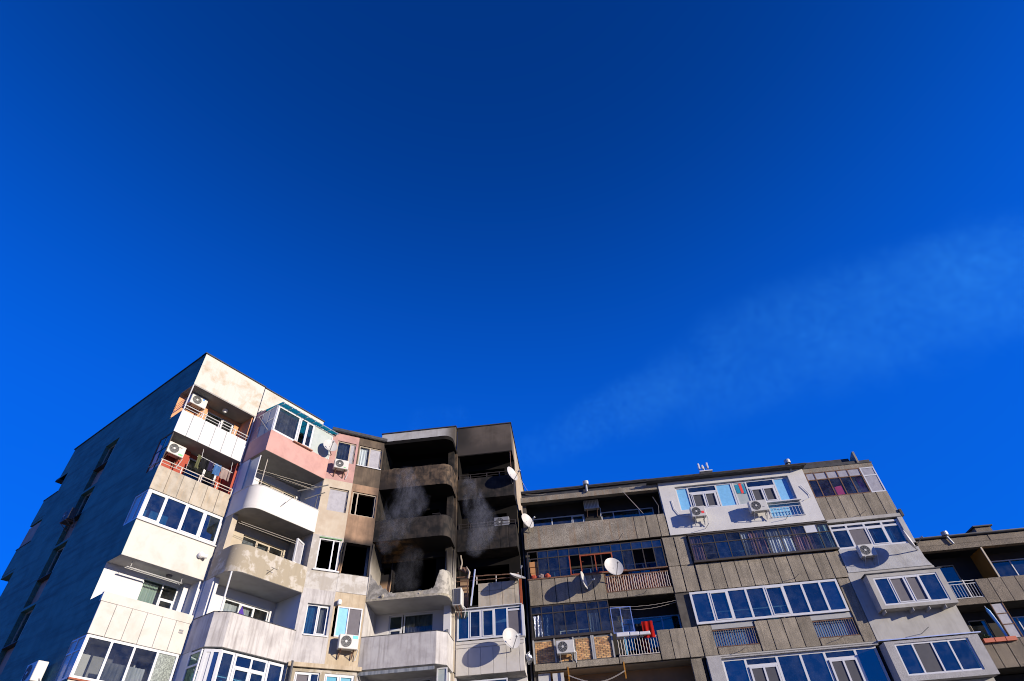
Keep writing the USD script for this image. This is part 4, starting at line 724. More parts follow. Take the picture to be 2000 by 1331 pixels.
# ---- row 4, white bay
T2.part('bay_side', MB(C).box(5.72, 6.32, -.3, .1, 6.2, 8.925), K['grey_speck']); T2.part('bay_top', MB(C).box(6.3, 13.1, -.6, .04, 8.86, 8.925), K['grey_speck'])
window(T2, C, 6.34, 13.0, 6.4, 8.86, -.1, mull=(7.36, 8.72, 9.74, 10.76, 12.07), gl='glass_blue', ft=.1, trans={1: [8.5], 3: [8.86-.002] if False else [], 4: [8.5]}, panes={(0, 0): 'glass_sky', (5, 0): 'glass_sky', (2, 0): 'glass_sky', (3, 0): 'glass_sky'})
window(T2, C, 7.44, 8.64, 6.6, 8.46, -.05, mull=(8.05,), gl='blind', ft=.08); window(T2, C, 10.84, 12.0, 6.6, 8.46, -.05, mull=(11.42,), gl='blind', ft=.08)
b = T2.part('balcony', MB(C).box(5.72, 13.1, -.14, -.02, 6.15, 6.4), K['grey_speck'])
# ---- right column
b = T2.part('balcony', MB(C).box(13.24, UR-.002, -.14, -.02, 14.6, 15.84), K['agg_dark']); slabrow(14.6, 15.85, [13.22, 13.74, 14.36, 14.98, 15.62, 16.27, 16.87], parent=b)
us = [13.25, 13.72, 14.34, 14.91, 15.45, 16.1]
window(T2, C, us[0], us[-1], 15.86, 17.31, .02, mull=us[1:-1], trans=[16.87], fr='steel_rust', gl='glass', ft=.05, fd=.05, panes={(k, 1): 'frost_grey' for k in range(5)})
window(T2, C, 16.12, 16.85, 15.86, 17.31, .02, trans=[16.83], gl='frost_grey', ft=.06, fr='pvc', fd=.05)
T2.part('loggia_wall', MB(C).wall(13.22, 16.8, 14.76, 17.56, -1.5, -1.2, [(13.4, 15.3, 15.0, 16.55)]), K['purple']); window(T2, C, 13.4, 15.3, 15.0, 16.55, -1.22, mull=(13.8, 14.4, 15.0), gl='glass_blue')
T2.part('blind', MB(C).box(14.6, 15.3, -1.0, -.97, 16.35, 16.9), K['magenta']); T2.part('curtain', drape(C, 15.4, 16.0, 15.9, 17.2, -.3), K['curt_teal']); T2.part('curtain', drape(C, 15.8, 16.1, 15.9, 17.2, -.22), K['magenta'])
T2.part('slab_edge', MB(C).box(13.22, 16.95, -.2, .1, 14.44, 14.6), K['grey_ins'])
T2.part('slab_end', MB(C).box(16.88, 17.0, -.3, .12, 14.45, 14.8), K['coping'])
window(T2, C, 13.26, 16.64, 13.1, 14.36, -.02, mull=(14.09, 14.95, 15.8), trans=[14.09], sash=(2,), gl='glass', ft=.1, panes={(1, 0): 'blind_grey', (0, 0): 'glass_blue', (2, 0): 'glass_blue', (3, 0): 'glass_blue'}, curtain=[(15.3, 15.75, 13.2, 14.0, 'curt_teal'), (15.9, 16.2, 13.2, 14.0, 'curt_white')])
room(T2, C, 13.24, 16.8, -3, -.3, 11.97, 14.43, 'room')
T2.part('window_surround', MB(C).box(16.64, 16.88, -.3, .06, 12.9, 14.438), K['plaster_c3'])
pf = Polygon([(13.2, 13.09), (13.2, 12.0), (13.2, 11.97), (17.05, 11.97), (16.98, 12.1), (16.9, 12.35), (16.88, 12.7), (16.88, 13.09)])
T2.part('cement_wall', MB(C).plate(pf, -.3, .06), K['plaster_c3'])
T2.part('slab_edge', MB(C).box(13.1, 17.1, -.3, .03, 11.84, 11.965), K['grey_ins'])
# boxed-out bay
W1 = .55
m = MB(C).wall(13.68, 16.98, 10.1, 11.62, W1-.08, W1, [(13.9, 16.72, 10.24, 11.46)]).box(13.68, 13.76, 0, W1-.081, 10.1, 11.62).box(16.9, 16.98, 0, W1-.081, 10.1, 11.62).box(13.761, 16.899, 0, W1-.081, 11.55, 11.62).box(13.761, 16.899, 0, W1-.081, 10.1, 10.16)
bay = T2.part('bay_box', m, K['grey_ins'])
window(T2, C, 13.9, 16.72, 10.24, 11.46, W1-.02, mull=(14.55, 15.25, 15.9), sash=(1, 2), gl='glass_sky', ft=.07, panes={(1, 0): 'blind_grey', (2, 0): 'blind_grey'})
T2.part('bay_bracket', MB(C).box(13.8, 13.83, .06, .5, 9.95, 10.098).box(15.0, 15.03, .06, .5, 9.95, 10.098).box(15.7, 15.73, .06, .5, 9.95, 10.098).box(16.4, 16.43, .06, .5, 9.95, 10.098), K['grey_ins'], bay)
T2.part('bay_roof', MB(C).box(13.62, 17.05, 0, W1+.05, 11.622, 11.66), K['coping'], bay)
T2.part('bay_wall', MB(C).box(13.12, 17.08, -.3, .05, 9.0, 11.838), K['grey_ins'])
T2.part('drip_edge', MB(C).box(13.1, 17.42, -.1, .16, 8.955, 8.995), K['alu'])
m = MB(C).wall(13.15, 17.05, 7.3, 8.82, .38, .48, [(13.52, 16.58, 7.5, 8.72)]).box(13.15, 13.25, -.3, .379, 7.3, 8.82).box(16.95, 17.05, -.3, .379, 7.3, 8.82).box(13.25, 16.95, -.3, .379, 7.3, 7.36).box(13.25, 16.95, -.3, .379, 8.75, 8.82)
bay = T2.part('bay_box', m, K['grey_speck'])
window(T2, C, 13.52, 16.58, 7.5, 8.72, .44, mull=(14.26, 15.05, 15.75), gl='glass_sky', ft=.07, panes={(1, 0): 'blind'})
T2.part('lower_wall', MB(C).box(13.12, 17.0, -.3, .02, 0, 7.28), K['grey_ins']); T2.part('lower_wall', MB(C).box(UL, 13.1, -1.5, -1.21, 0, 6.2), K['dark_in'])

# ================================================================== BUILDING 3 : farther block at the right edge
T3 = Thing('apartment_building', 'farthest dim panel block at the right, with an ochre partition on its balcony', 'building', loc=(22, 33, 0))
DL, DR = 17.2, 31.0
T3.part('eave_beam', MB(D).box(DL, DR, -.3, .03, 14.05, 14.32), K['agg_far']); 
for a, b_ in zip([19.1, 20.9, 22.9, 24.9, 26.9, 28.9], [20.9, 22.9, 24.9, 26.9, 28.9, 31]): T3.part('eave_panel', MB(D).cbox(a+.02, b_-.02, -.3, .0, 14.34, 14.66, .01), K['agg_far'])
T3.part('roof_slab', MB(D).box(DL, DR, -12, -.02, 14.662, 14.78), K['coping'])
gutter(T3, D, DL, DR, .08, 14.78)
T3.part('vent_pipe', MB(D).tube([(20.9, .1, 14.3), (20.75, .1, 14.8)], .06, 10).tube([(20.75, .1, 14.78), (20.75, .1, 14.98)], .17, 14), K['zinc'])
T3.part('chimney', MB(D).box(22.9, 23.75, -1.4, -.6, 14.78, 15.35), K['agg_far']); T3.part('chimney_cap', MB(D).box(22.8, 23.85, -1.5, -.5, 15.352, 15.42), K['coping'])
DLV = [(14.05, 11.23), (11.2, 8.36), (8.3, 5.5), (5.45, 2.7)]
T3.part('core_wall', MB(D).box(DL, DR, -5.2, -5, 0, 14.6), K['dark_in'])
for i, (zc, zb) in enumerate(DLV):
    T3.part('floor_slab', MB(D).box(DL, DR, -5, -.1, zb, zb+.16), K['agg_dark'])
    T3.part('loggia_wall', MB(D).wall(DL, DR, zb+.16, zc, -1.5, -1.2, [(20.2, 21.1, zb+.4, zc-.35), (22.25, 25.0, zb+.9, zc-.35), (26, 29, zb+.9, zc-.35)]), K['dark_in'])
    window(T3, D, 20.2, 21.1, zb+.4, zc-.35, -1.25, fr='frame_old', gl='glass_blue'); window(T3, D, 22.25, 25.0, zb+.9, zc-.35, -1.25, mull=(22.65, 24.05), gl='glass_blue'); window(T3, D, 26, 29, zb+.9, zc-.35, -1.25, mull=(27, 28), gl='glass_blue')
    bm = MB(D).box(DL, DR, -.14, -.02, zb, zb+.3)
    b = T3.part('balcony', bm, K['agg_dark'])
    if i == 0:
        panels(T3, D, b, [20.9, 21.55, 22.2, 22.88, 23.6, 24.3, 25.0, 25.7, 26.4, 27.1], zb, 12.42, 0, 'agg_far', d=.05, gap=.03); panels(T3, D, b, [18.6, 20.9], zb, 11.54, 0, 'agg_far', d=.05)
        r = T3.part('railing', MB(D).box(19.4, 20.92, -.02, .02, 12.24, 12.27).box(19.4, 20.92, -.02, .02, 11.56, 11.59).box(19.4, 20.92, -.02, .02, 12.38, 12.41), K['rail_white'])
        for u in np.linspace(19.46, 20.88, 11): T3.part('bar', MB(D).tube([(u, 0, 11.58), (u, 0, 12.25)], .014 if u != 11 else .03, 5), K['rail_white'], r)
        T3.part('rail_post', MB(D).box(20.3, 20.36, -.03, .03, 11.56, 12.45), K['rail_white'], r)
        T3.part('partition', MB(D).box(22.18, 22.24, -1.2, -.05, 11.45, 14.03), K['yellow_wood'], None, 'ochre wooden partition')
        T3.part('partition_edge', MB(D).box(22.17, 22.25, -.048, .0, 11.45, 14.03), K['frame_old'])
    else:
        panels(T3, D, b, list(np.arange(18.6, 28, .68)), zb, zb+1.22, 0, 'agg_far', d=.05, gap=.03)
# half-glazed side of the lower balcony, folded parasol, flower boxes
T3.part('balcony_glazing', MB(D).box(21.02, 21.55, -.06, -.03, 9.62, 10.2).box(21.02, 21.55, -.06, -.03, 10.24, 10.7).box(21.02, 21.55, -.06, -.03, 10.74, 11.18), K['frost_grey'])
T3.part('glazing_frame', MB(D).box(20.98, 21.02, -.07, .0, 9.6, 11.2).box(21.55, 21.6, -.07, .0, 9.6, 11.2).box(21.02, 21.55, -.07, -.01, 10.2, 10.24).box(21.02, 21.55, -.07, -.01, 10.7, 10.74), K['steel_rust'])
for i in range(3):
    fb = Thing('flower_box', ['terracotta flower box with a dark plant on the far balcony rail', 'middle terracotta flower box on the far balcony rail', 'rightmost terracotta flower box on the far balcony rail'][i], 'flower box', loc=D.P((19.85+i*.52, .12, 9.45))[0], group='flower boxes on the far balcony rail')
    u = 19.62+i*.52; fb.part('trough', MB(D).prism(ring(sbox(u, .03, u+.48, .2), .02), 9.45, 9.63).box(u+.02, u+.46, .05, .18, 9.452, 9.6), K['terracotta'])
    if i == 0:
        m = MB(D); rg = np.random.default_rng(5)
        for k in range(60):
            c = np.array([u+.24+rg.normal(0, .1), .1+rg.normal(0, .04), 9.66+abs(rg.normal(0, .07))]); d1, d2 = rg.normal(0, .045, 3), rg.normal(0, .045, 3); m.add([c, c+d1, c+d2, c+d1+d2], [[0, 1, 2], [1, 3, 2]])
        fb.part('foliage', m, K['leaf'])
ps = Thing('parasol', 'folded blue and white striped parasol leaning on the far balcony', 'parasol', loc=D.P((20.9, -.1, 9.6))[0])
ps.part('pole', MB(D).tube([(20.95, -.1, 9.3), (20.72, -.1, 11.15)], .015), K['alu'])
ps.part('cover', MB(D).tube([(20.92, -.1, 9.65), (20.87, -.1, 10.3), (20.76, -.1, 10.9), (20.73, -.1, 11.05)], [.05, .075, .09, .03], 7), K['panel_wblue'])
ps.part('cover_stripe', MB(D).tube([(20.94, -.07, 9.67), (20.89, -.06, 10.3), (20.79, -.05, 10.88)], .035, 5), K['pvc'])
# ================================================================== THINGS ON THE FACADES
AC = 'air conditioner units on the facades'
def ac_unit(label, f, u, w, z, W=.8, H=.54, DP=.28, face='front', badge=None, mat='ac_white', br='bracket', facing=1):
    """outdoor unit with its back at distance w from the wall plane; u, z are its left and lower edges"""
    t = Thing('air_conditioner', label, 'air conditioner', loc=f.P((u+W/2, w, z))[0], group=AC)
    t.part('casing', MB(f).cbox(u, u+W, w, w+DP, z, z+H, .018), K[mat])
    r = H*.40; cx, cz = u+W*.36, z+H*.5
    if face == 'front':
        a = np.linspace(0, 2*math.pi, 25)[:-1]
        disc = Polygon([(cx+r*math.cos(q), cz+r*math.sin(q)) for q in a])
        g = t.part('fan_opening', MB(f).plate(disc, w+DP-.01, w+DP+.003), K['ac_grille'])
        m = MB(f)
        for k in range(1, 5): m.tube([(cx+r*k/4*math.cos(q), w+DP+.012, cz+r*k/4*math.sin(q)) for q in np.linspace(0, 2*math.pi, 21)], .0045, 3, cap=False)
        for q in np.linspace(0, math.pi, 5)[:-1]: m.tube([(cx-r*math.cos(q), w+DP+.014, cz-r*math.sin(q)), (cx+r*math.cos(q), w+DP+.014, cz+r*math.sin(q))], .005, 3)
        t.part('grille_wire', m, K['ac_mid'], g)
        t.part('fan_hub', MB(f).plate(Polygon([(cx+.05*math.cos(q), cz+.05*math.sin(q)) for q in a]), w+DP+.012, w+DP+.024), K['ac_white'], g)
    else:
        m = MB(f)
        for k in range(9): m.box(u+.05+k*(W-.1)/9, u+.05+k*(W-.1)/9+.02, w+DP, w+DP+.008, z+.04, z+H-.04)
        t.part('coil_fins', m, K['ac_grille'])
    if badge: t.part('badge', MB(f).box(u+W*.68, u+W*.68+badge[1], w+DP+.001, w+DP+.006, z+H*badge[2], z+H*badge[2]+badge[3]), K[badge[0]])
    m = MB(f)
    for k in (.12, W-.15): m.box(u+k, u+k+.035, w-.14, w+DP, z-.045, z-.004).box(u+k, u+k+.035, w-.14, w-.105, z-.30, z-.046)
    for k in (.137, W-.133): m.tube([(u+k, w-.12, z-.28), (u+k, w+DP-.04, z-.05)], .013, 5)
    t.part('bracket', m, K[br])
    t.part('pipe', MB(f).tube([(u+W*.98, w+.1, z+.12), (u+W+.07, w+.06, z+.05), (u+W+.06, w-.05, z-.12), (u+W+.02, w-.12, z-.32)], .02, 6), K['pvc' if mat == 'ac_white' else 'arm'])
    return t
ac_unit('air conditioner on the peach wall of the top corner balcony', A, .32, -.78, 19.42, badge=('badge_blue', .09, .72, .08))
t = ac_unit('air conditioner on the red wall above the drying laundry', A, .20, -.78, 16.62, badge=('badge_green', .2, .1, .08)); t.part('lettering', MB(A).box(.66, .82, -.499, -.494, 17.02, 17.06), K['badge_grey'])
ac_unit('air conditioner on the pink wall between satellite dish and sooty corner', Mf, .27, .16, 17.86, W=.72, H=.5, badge=('badge_green', .1, .12, .05))
ac_unit('air conditioner with cyan sticker below the low corner window', Mf, 1.78, .2, 9.56, W=.82, H=.56, badge=('badge_cyan', .22, .72, .12))
ac_unit('unlit air conditioner under a recess window of the shaded side wall', SIDE, su(7.35), .16, 15.3, mat='dark_case')
ac_unit('sunlit air conditioner at the bottom of the shaded side wall', SIDE, su(2.55), .15, 7.78, H=.62, DP=.34, mat='ac_white')
ac_unit('blackened air conditioner inside the outer burnt balcony', B, 5.75, -.9, 15.85, mat='badge_grey')
sd = Fr(B.P((3.87, .15, 0))[0][:2], 0)
ac_unit('air conditioner hanging off the edge of the blown-out balcony', sd, .02, .1, 11.52, W=.42, H=.78, DP=.62, face='fins')
ac_unit('air conditioner under the eave of the dark grey-block loggia', C, 1.42, -1.0, 16.93, W=.82, H=.5, face='fins')
ac_unit('air conditioner in front of the brick-filled balcony', C, -.8, .16, 9.52, br='bracket_grey')
ac_unit('air conditioner with red sticker on the white-plastered flat', C, 6.72, .28, 15.25, W=.74, H=.55, badge=('badge_red', .14, .25, .13), br='bracket_grey')
ac_unit('air conditioner beside the small white railing of the plastered flat', C, 9.68, .28, 15.22, W=.9, H=.58, badge=('badge_grey', .1, .3, .03), br='bracket_grey')
ac_unit('air conditioner below the end window beside a tilted satellite dish', C, 13.95, .2, 12.5, W=.72, H=.56, br='bracket_grey')

def dish(label, c, n, R, mount, depth=.17, mat='dish', arm_dir=-1):
    """satellite dish: centre c, facing n; the arm starts at the lower rim and carries the receiver"""
    c = np.array(c, float); n = np.array(n, float)/np.linalg.norm(n); up = np.array([0, 0, 1.0]); up = up - n*(up @ n); up /= np.linalg.norm(up); rt = np.cross(up, n)
    t = Thing('satellite_dish', label, 'satellite dish', loc=c, group='satellite dishes on the facades')
    N, Q = 36, 7; v = [c - n*depth*R*1.6]; tr = []
    for j in range(1, Q+1):
        s = j/Q
        for i in range(N):
            a = 2*math.pi*i/N; v.append(c + R*s*(math.cos(a)*rt*.93 + math.sin(a)*up) - n*depth*R*1.6*(1-s*s))
    for i in range(N): tr.append([0, 1+i, 1+(i+1) % N])
    for j in range(Q-1):
        for i in range(N):
            a, b = 1+j*N+i, 1+j*N+(i+1) % N; tr += [[a, a+N, b], [b, a+N, b+N]]
    v = np.array(v); k = len(v); v2 = np.vstack([v, v - n*.012]); tr2 = tr + [[q[0]+k, q[2]+k, q[1]+k] for q in tr]
    o = 1+(Q-1)*N
    for i in range(N): a, b = o+i, o+(i+1) % N; tr2 += [[a, a+k, b], [b, a+k, b+k]]
    W = MB(); W.V.append(v2); W.T.append(np.array(tr2)); W.n = len(v2)
    t.part('reflector', W, K[mat], smooth=50)
    tip = c + n*R*1.05 - up*R*.35; root = c - up*R*1.0 - n*.02
    wl = lambda ps, r: (lambda m: m)(tube_world(ps, r))
    t.part('arm', tube_world([root, tip], .016), K['arm'])
    t.part('receiver', tube_world([tip + n*.05, tip - n*.09], [.05, .032], 8), K['zinc'])
    back = c - n*(depth*R*1.6+.04); mount = np.array(mount, float)
    t.part('mount', tube_world([c - n*depth*R*1.5, back, back*.45 + mount*.55 + np.array([0, 0, -.05]), mount], .022), K['arm'])
    return t
def tube_world(pts, r, n=6):
    m = MB(); f = Fr((0, 0), 0)
    q = [np.array([p[0], -p[1], p[2]]) for p in pts]        # WORLD's w axis is -y
    return m.tube(q, r, n)
dish('satellite dish at the roof end of the pink glazed balcony', Mf.P((-.12, .62, 18.93))[0], (.62, -.75, .25), .40, Mf.P((.1, .05, 18.75))[0])
dish('satellite dish at the corner of the top outer burnt balcony', B.P((6.95, .35, 18.35))[0], (.80, -.55, .22), .44, B.P((6.9, .02, 17.9))[0])
dish('satellite dish at the end of the highest long grey balcony slab', C.P((-1.66, .45, 16.0))[0], (.72, -.66, .25), .44, C.P((-1.62, .04, 15.5))[0])
dish('large satellite dish before the orange-framed glazing', C.P((2.35, .75, 13.05))[0], (.30, -.90, .28), .50, C.P((2.5, .06, 12.5))[0])
dish('satellite dish seen edge-on against the grey panels', C.P((.85, .6, 12.6))[0], (.93, -.30, .15), .42, C.P((.95, .05, 12.3))[0], mat='dish')
dish('satellite dish turned face-down at the burnt railing', B.P((6.93, .5, 12.75))[0], (.35, -.45, .85), .42, B.P((6.85, .03, 12.6))[0])
dish('satellite dish below the white-framed glazing under the fire', B.P((6.52, .75, 9.95))[0], (.55, -.80, .22), .46, B.P((6.4, .05, 9.6))[0])
dish('satellite dish standing off the end corner of the grey block', C.P((16.2, .9, 12.95))[0], (.80, -.58, .12), .44, C.P((16.75, .08, 12.7))[0])

# antennas and rods that stick out of the walls
def rod(label, f, p0, p1, cross=False):
    m = MB(f).tube([p0, p1], .011, 5)
    t = Thing('clothes_rod', label, 'rod', loc=f.P(p0)[0], group='thin rods sticking out of the facades'); t.part('shaft', m, K['arm'])
    if cross: t.part('crossbar', MB(f).tube([(p1[0]-.1, p1[1]-.05, p1[2]+.05), (p1[0]+.22, p1[1]-.05, p1[2]+.02)], .011, 5), K['arm'])
rod('rod below the white curved balcony', A, (4.9, 1.78, 15.0), (5.15, 2.35, 15.45)); rod('rod with crossbar below the patched round balcony', A, (5.0, 1.76, 11.95), (5.1, 2.1, 12.15), True)
rod('rod under the red-stickered air conditioner', C, (7.3, .06, 14.78), (7.45, .5, 14.85)); rod('rod under the small white railing', C, (11.35, .06, 14.85), (11.5, .5, 14.98)); rod('rod at the foot of the long grey balcony slab', C, (2.9, .03, 14.7), (3.1, .45, 14.8))
rod('rod below the left barred opening', C, (7.25, .05, 9.08), (7.42, .4, 9.12)); rod('rod below the right barred opening', C, (11.55, .05, 9.2), (11.7, .4, 9.24)); rod('rod on the plain grey bay wall', C, (15.05, .05, 9.12), (15.25, .5, 9.25)); rod('rod over the white eight-pane glazing', C, (10.7, .05, 11.95), (10.85, .4, 12.02)); rod('rod on the slab edge below the wooden railing', C, (3.6, .05, 11.9), (3.75, .35, 11.98)); rod('rod on the end column under the purple glazing', C, (15.0, .06, 14.72), (15.2, .4, 14.78))

# mobile mast on the roof
t = Thing('antenna_mast', 'small white antenna group on a block above the white flat', 'antenna', loc=C.P((8.2, .05, 17.9))[0])
t.part('base_block', MB(C).box(7.9, 8.55, -.35, .15, 17.83, 17.97), K['coping']); t.part('base_plate', MB(C).box(7.88, 8.57, -.37, .17, 17.972, 18.03), K['pvc'])
t.part('pole', MB(C).tube([(8.2, -.1, 18.03), (8.2, -.1, 18.42)], .035, 8).tube([(7.98, -.1, 18.35), (8.42, -.1, 18.35)], .022, 6), K['zinc'])
for u in (7.97, 8.16, 8.43): t.part('antenna_panel', MB(C).cbox(u-.045, u+.045, -.16, -.02, 18.25, 18.6 if u != 8.16 else 18.48, .015), K['pvc'])
# siren, camera, lamps
t = Thing('alarm_siren', 'small round white alarm siren on the cream corner parapet', 'siren', loc=A.P((3.05, .08, 12.9))[0])
t.part('housing', MB(A).tube([(2.9, .03, 12.62), (2.9, .16, 12.62), (2.9, .22, 12.62)], [.12, .12, .08], 14), K['lampglass']); t.part('horn', MB(A).tube([(2.92, .12, 12.6), (3.12, .22, 12.58)], [.06, .09], 12), K['lampglass'])
t = Thing('security_camera', 'white dome camera on the wall above the cyan-stickered air conditioner', 'camera', loc=Mf.P((1.6, .1, 11.45))[0])
t.part('arm', MB(Mf).tube([(1.62, .0, 11.58), (1.62, .14, 11.62), (1.62, .16, 11.56)], .02), K['arm']); t.part('dome', MB(Mf).tube([(1.62, .16, 11.6), (1.62, .16, 11.55), (1.62, .16, 11.40)], [.06, .09, .085], 14), K['lampglass'])
t = Thing('wall_lamp', 'small wall lamp beside the white loggia below the fire', 'lamp', loc=B.P((3.6, .55, 10.5))[0])
t.part('housing', MB(B).cbox(3.55, 3.68, .502, .58, 10.38, 10.62, .01), K['badge_grey']); t.part('bulb', MB(B).tm(trimesh.creation.icosphere(1, .05).apply_translation((3.62, .56, 10.33))), K['dark_helmet'])

# laundry on the red balcony
rk = Thing('drying_rack', 'white drying rack hung under the ceiling of the red loggia', 'drying rack', loc=A.P((2.5, -.3, 17.2))[0])
rk.part('rail', MB(A).tube([(1.55, -.1, 16.82), (3.2, -.1, 16.72)], .016), K['rail_white']); rk.part('rail', MB(A).tube([(1.5, -.35, 16.9), (3.15, -.35, 16.8)], .016), K['rail_white'])
rk.part('hanger', MB(A).tube([(1.6, -.1, 16.82), (1.6, -.22, 17.33)], .012), K['rail_white']); rk.part('hanger', MB(A).tube([(3.1, -.1, 16.73), (3.1, -.22, 17.33)], .012), K['rail_white'])
for u0, u1, h, mt, lb in ((1.42, 1.62, .65, 'cl_olive', 'olive trousers first on the drying rack'), (1.64, 1.94, .55, 'cl_black', 'black jumper hanging on the drying rack'), (1.98, 2.24, .5, 'cl_navy', 'dark navy shirt hanging on the drying rack'), (2.28, 2.62, .55, 'cl_denim', 'blue jeans hanging on the drying rack'), (2.66, 3.05, .55, 'cl_taupe', 'taupe hooded jacket last on the drying rack'), (2.78, 2.88, .85, 'cl_coral', 'coral cloth strip hanging behind the taupe jacket')):
    top = 16.86 - (u0-1.5)*.06; w = -.1 if mt != 'cl_coral' else -.35
    g = drape(A, u0, u1, top-h, top, w, amp=.03, waves=1.6, n=10)
    if mt in ('cl_taupe', 'cl_black'):
        g2 = drape(A, u0-.05, u0+.04, top-h*.95, top-.1, w+.05, amp=.02, waves=1, n=4); g3 = drape(A, u1-.04, u1+.05, top-h*1.05, top-.1, w+.05, amp=.02, waves=1, n=4)
        t = Thing('garment', lb, 'garment', loc=A.P(((u0+u1)/2, w, top))[0], group='clothes on the drying rack'); t.part('torso', g, K[mt]); t.part('sleeve', g2, K[mt]); t.part('sleeve', g3, K[mt])
    else: single('garment', g, K[mt], lb, 'garment', 'clothes on the drying rack')
for u0, u1, z0, z1, w, mt, lb in ((2.9, 3.25, 9.95, 10.65, -.18, 'cl_black', 'black cloth hung beside the red one'), (3.2, 3.72, 9.95, 10.66, .06, 'cl_red', 'red cloth hung over the grey balcony edge'), (2.15, 2.4, 10.75, 11.05, -.1, 'cl_yellow', 'yellow duster hung behind the small glass screen')):
    single('hung_cloth', drape(C, u0, u1, z0, z1, w, amp=.03, waves=2, n=12), K[mt], lb, 'cloth')
m = MB(C)
for a in (0, .25): m.tube([(-.38+t_*2.48, .07+a*.4, 8.72-.35*math.sin(math.pi*t_)-a*.2) for t_ in np.linspace(0, 1, 13)], .008, 4)
single('clothes_line', m, K['rail'], 'sagging empty clothes line with pegs before the ochre loggia', 'clothes line')
m = MB(C).tube([(1.9+t_*3.2, -.05, 11.5-.12*math.sin(math.pi*t_)) for t_ in np.linspace(0, 1, 11)], .008, 4).tube([(1.9+t_*3.2, -.2, 11.48-.2*math.sin(math.pi*t_)) for t_ in np.linspace(0, 1, 11)], .008, 4)
single('clothes_line', m, K['rail'], 'clothes line above the hung red cloth', 'clothes line')
for k, (u, z) in enumerate(((-1.78, 13.72), (-1.76, 13.42), (-1.74, 13.14))):
    single('cardboard_box', MB(C).cbox(u, u+.42, -.34, -.05, z, z+.27, .01), K['cardboard'], ['topmost orange-brown box stacked behind dark glazing', 'middle orange-brown box stacked behind dark glazing', 'lowest orange-brown box stacked behind dark glazing'][k], 'box', 'boxes stacked behind the dark glazing')
for k, (u, s, mt, lb) in enumerate(((-1.6, .13, 'cl_coral', 'coral bag on the ledge under the stacked boxes'), (-1.25, .15, 'cl_taupe', 'pale bag on the ledge between two coral ones'), (-.9, .14, 'cl_coral', 'coral bag farthest from the stacked boxes'))):
    c = trimesh.creation.icosphere(2, s); c.vertices *= [1.2, .6, .8]; c.vertices += (meshkit.noise(c.vertices*12, k)[:, None]-.5)*.06; c.apply_translation((u, -.02, 13.2))
    single('cloth_bag', MB(C).tm(c), K[mt], lb, 'bag')
single('foil_bundle', MB(WORLD).tm((lambda c: (c.vertices.__iadd__((meshkit.noise(c.vertices*9, 4)[:, None]-.5)*.2), c.apply_translation((-2.08, -28.6, 9.45)))[1])(trimesh.creation.icosphere(3, .2))), K['foil'], 'crumpled silver foil bundle in the black gap between the blocks', 'foil')
m = MB(C).tube([(-2.05, -.4, 0), (-2.05, -.4, 16)], .05, 8)
single('downpipe', m, K['pipe'], 'dark downpipe in the gap between burnt block and grey block', 'pipe')
for k, (pts, lb) in enumerate((([(6.0, .1, 16.5), (6.03, .1, 16.0), (6.2, .1, 15.65), (6.7, .16, 15.5)], 'looping hose at the left of the plastered flat'), ([(12.75, .1, 16.6), (13.0, .1, 16.1), (13.0, .1, 15.9), (12.6, .1, 15.75)], 'looping hose at the right of the plastered flat'))):
    single('drain_hose', MB(C).tube(pts, .017, 6), K['pvc'], lb, 'hose')
# cables from the burnt block's end wall to the grey roof
for k, (a, b_, lb) in enumerate((((-2.1, 28.9, 19.3), (-1.4, 29.1, 17.7), 'thin cable from the end wall down to the grey roof'), ((-1.7, 29.0, 17.75), (.3, 29.1, 17.95), 'cable stay lying along the grey eave'), ((3.4, 29.0, 17.6), (4.3, 29.3, 18.0), 'cable stay near the plastered flat'))):
    pts = [np.array(a)*(1-s)+np.array(b_)*s - np.array([0, 0, .15*math.sin(math.pi*s)]) for s in np.linspace(0, 1, 8)]
    single('cable', tube_world(pts, .01, 4), K['rail'], lb, 'cable')

# firefighter inside the burnt room: one continuous figure
import manifold3d as m3
J = {'hip': ((0, 0, .95), .15), 'chest': ((0, .02, 1.32), .17), 'neck': ((0, .03, 1.50), .06), 'head': ((0, .05, 1.63), .10), 'headt': ((0, .04, 1.70), .095), 'sl': ((-.19, .02, 1.40), .075), 'sr': ((.19, .02, 1.40), .075), 'el': ((-.27, .06, 1.13), .055), 'er': ((.27, .06, 1.13), .055), 'hl': ((-.2, .25, 1.05), .04), 'hr': ((.2, .25, 1.05), .04),
     'tl': ((-.1, 0, .88), .10), 'tr': ((.1, 0, .88), .10), 'kl': ((-.11, .03, .5), .07), 'kr': ((.11, .03, .5), .07), 'al': ((-.11, 0, .1), .055), 'ar': ((.11, 0, .1), .055), 'fl': ((-.12, .15, .05), .045), 'frr': ((.12, .15, .05), .045)}
def ball(k): p, r = J[k]; return m3.Manifold.sphere(r, 16).translate(p)
body = None
for a, b_ in (('hip', 'chest'), ('chest', 'neck'), ('neck', 'head'), ('head', 'headt'), ('chest', 'sl'), ('chest', 'sr'), ('sl', 'el'), ('sr', 'er'), ('el', 'hl'), ('er', 'hr'), ('hip', 'tl'), ('hip', 'tr'), ('tl', 'kl'), ('tr', 'kr'), ('kl', 'al'), ('kr', 'ar'), ('al', 'fl'), ('ar', 'frr')):
    h = m3.Manifold.batch_hull([ball(a), ball(b_)]); body = h if body is None else body + h
mm = body.refine_to_length(.05).to_mesh(); bt = trimesh.Trimesh(mm.vert_properties[:, :3], mm.tri_verts); trimesh.smoothing.filter_taubin(bt, iterations=4)
pf_ = Fr(B.P((2.05, -.3, 0))[0][:2], 0)
def put(v): return np.asarray(v) + np.array([0, 0, 11.04])
ff = Thing('person', 'person in dark helmet and yellow jacket standing inside the burnt-out room', 'person', loc=pf_.P((0, 0, 11.04))[0])
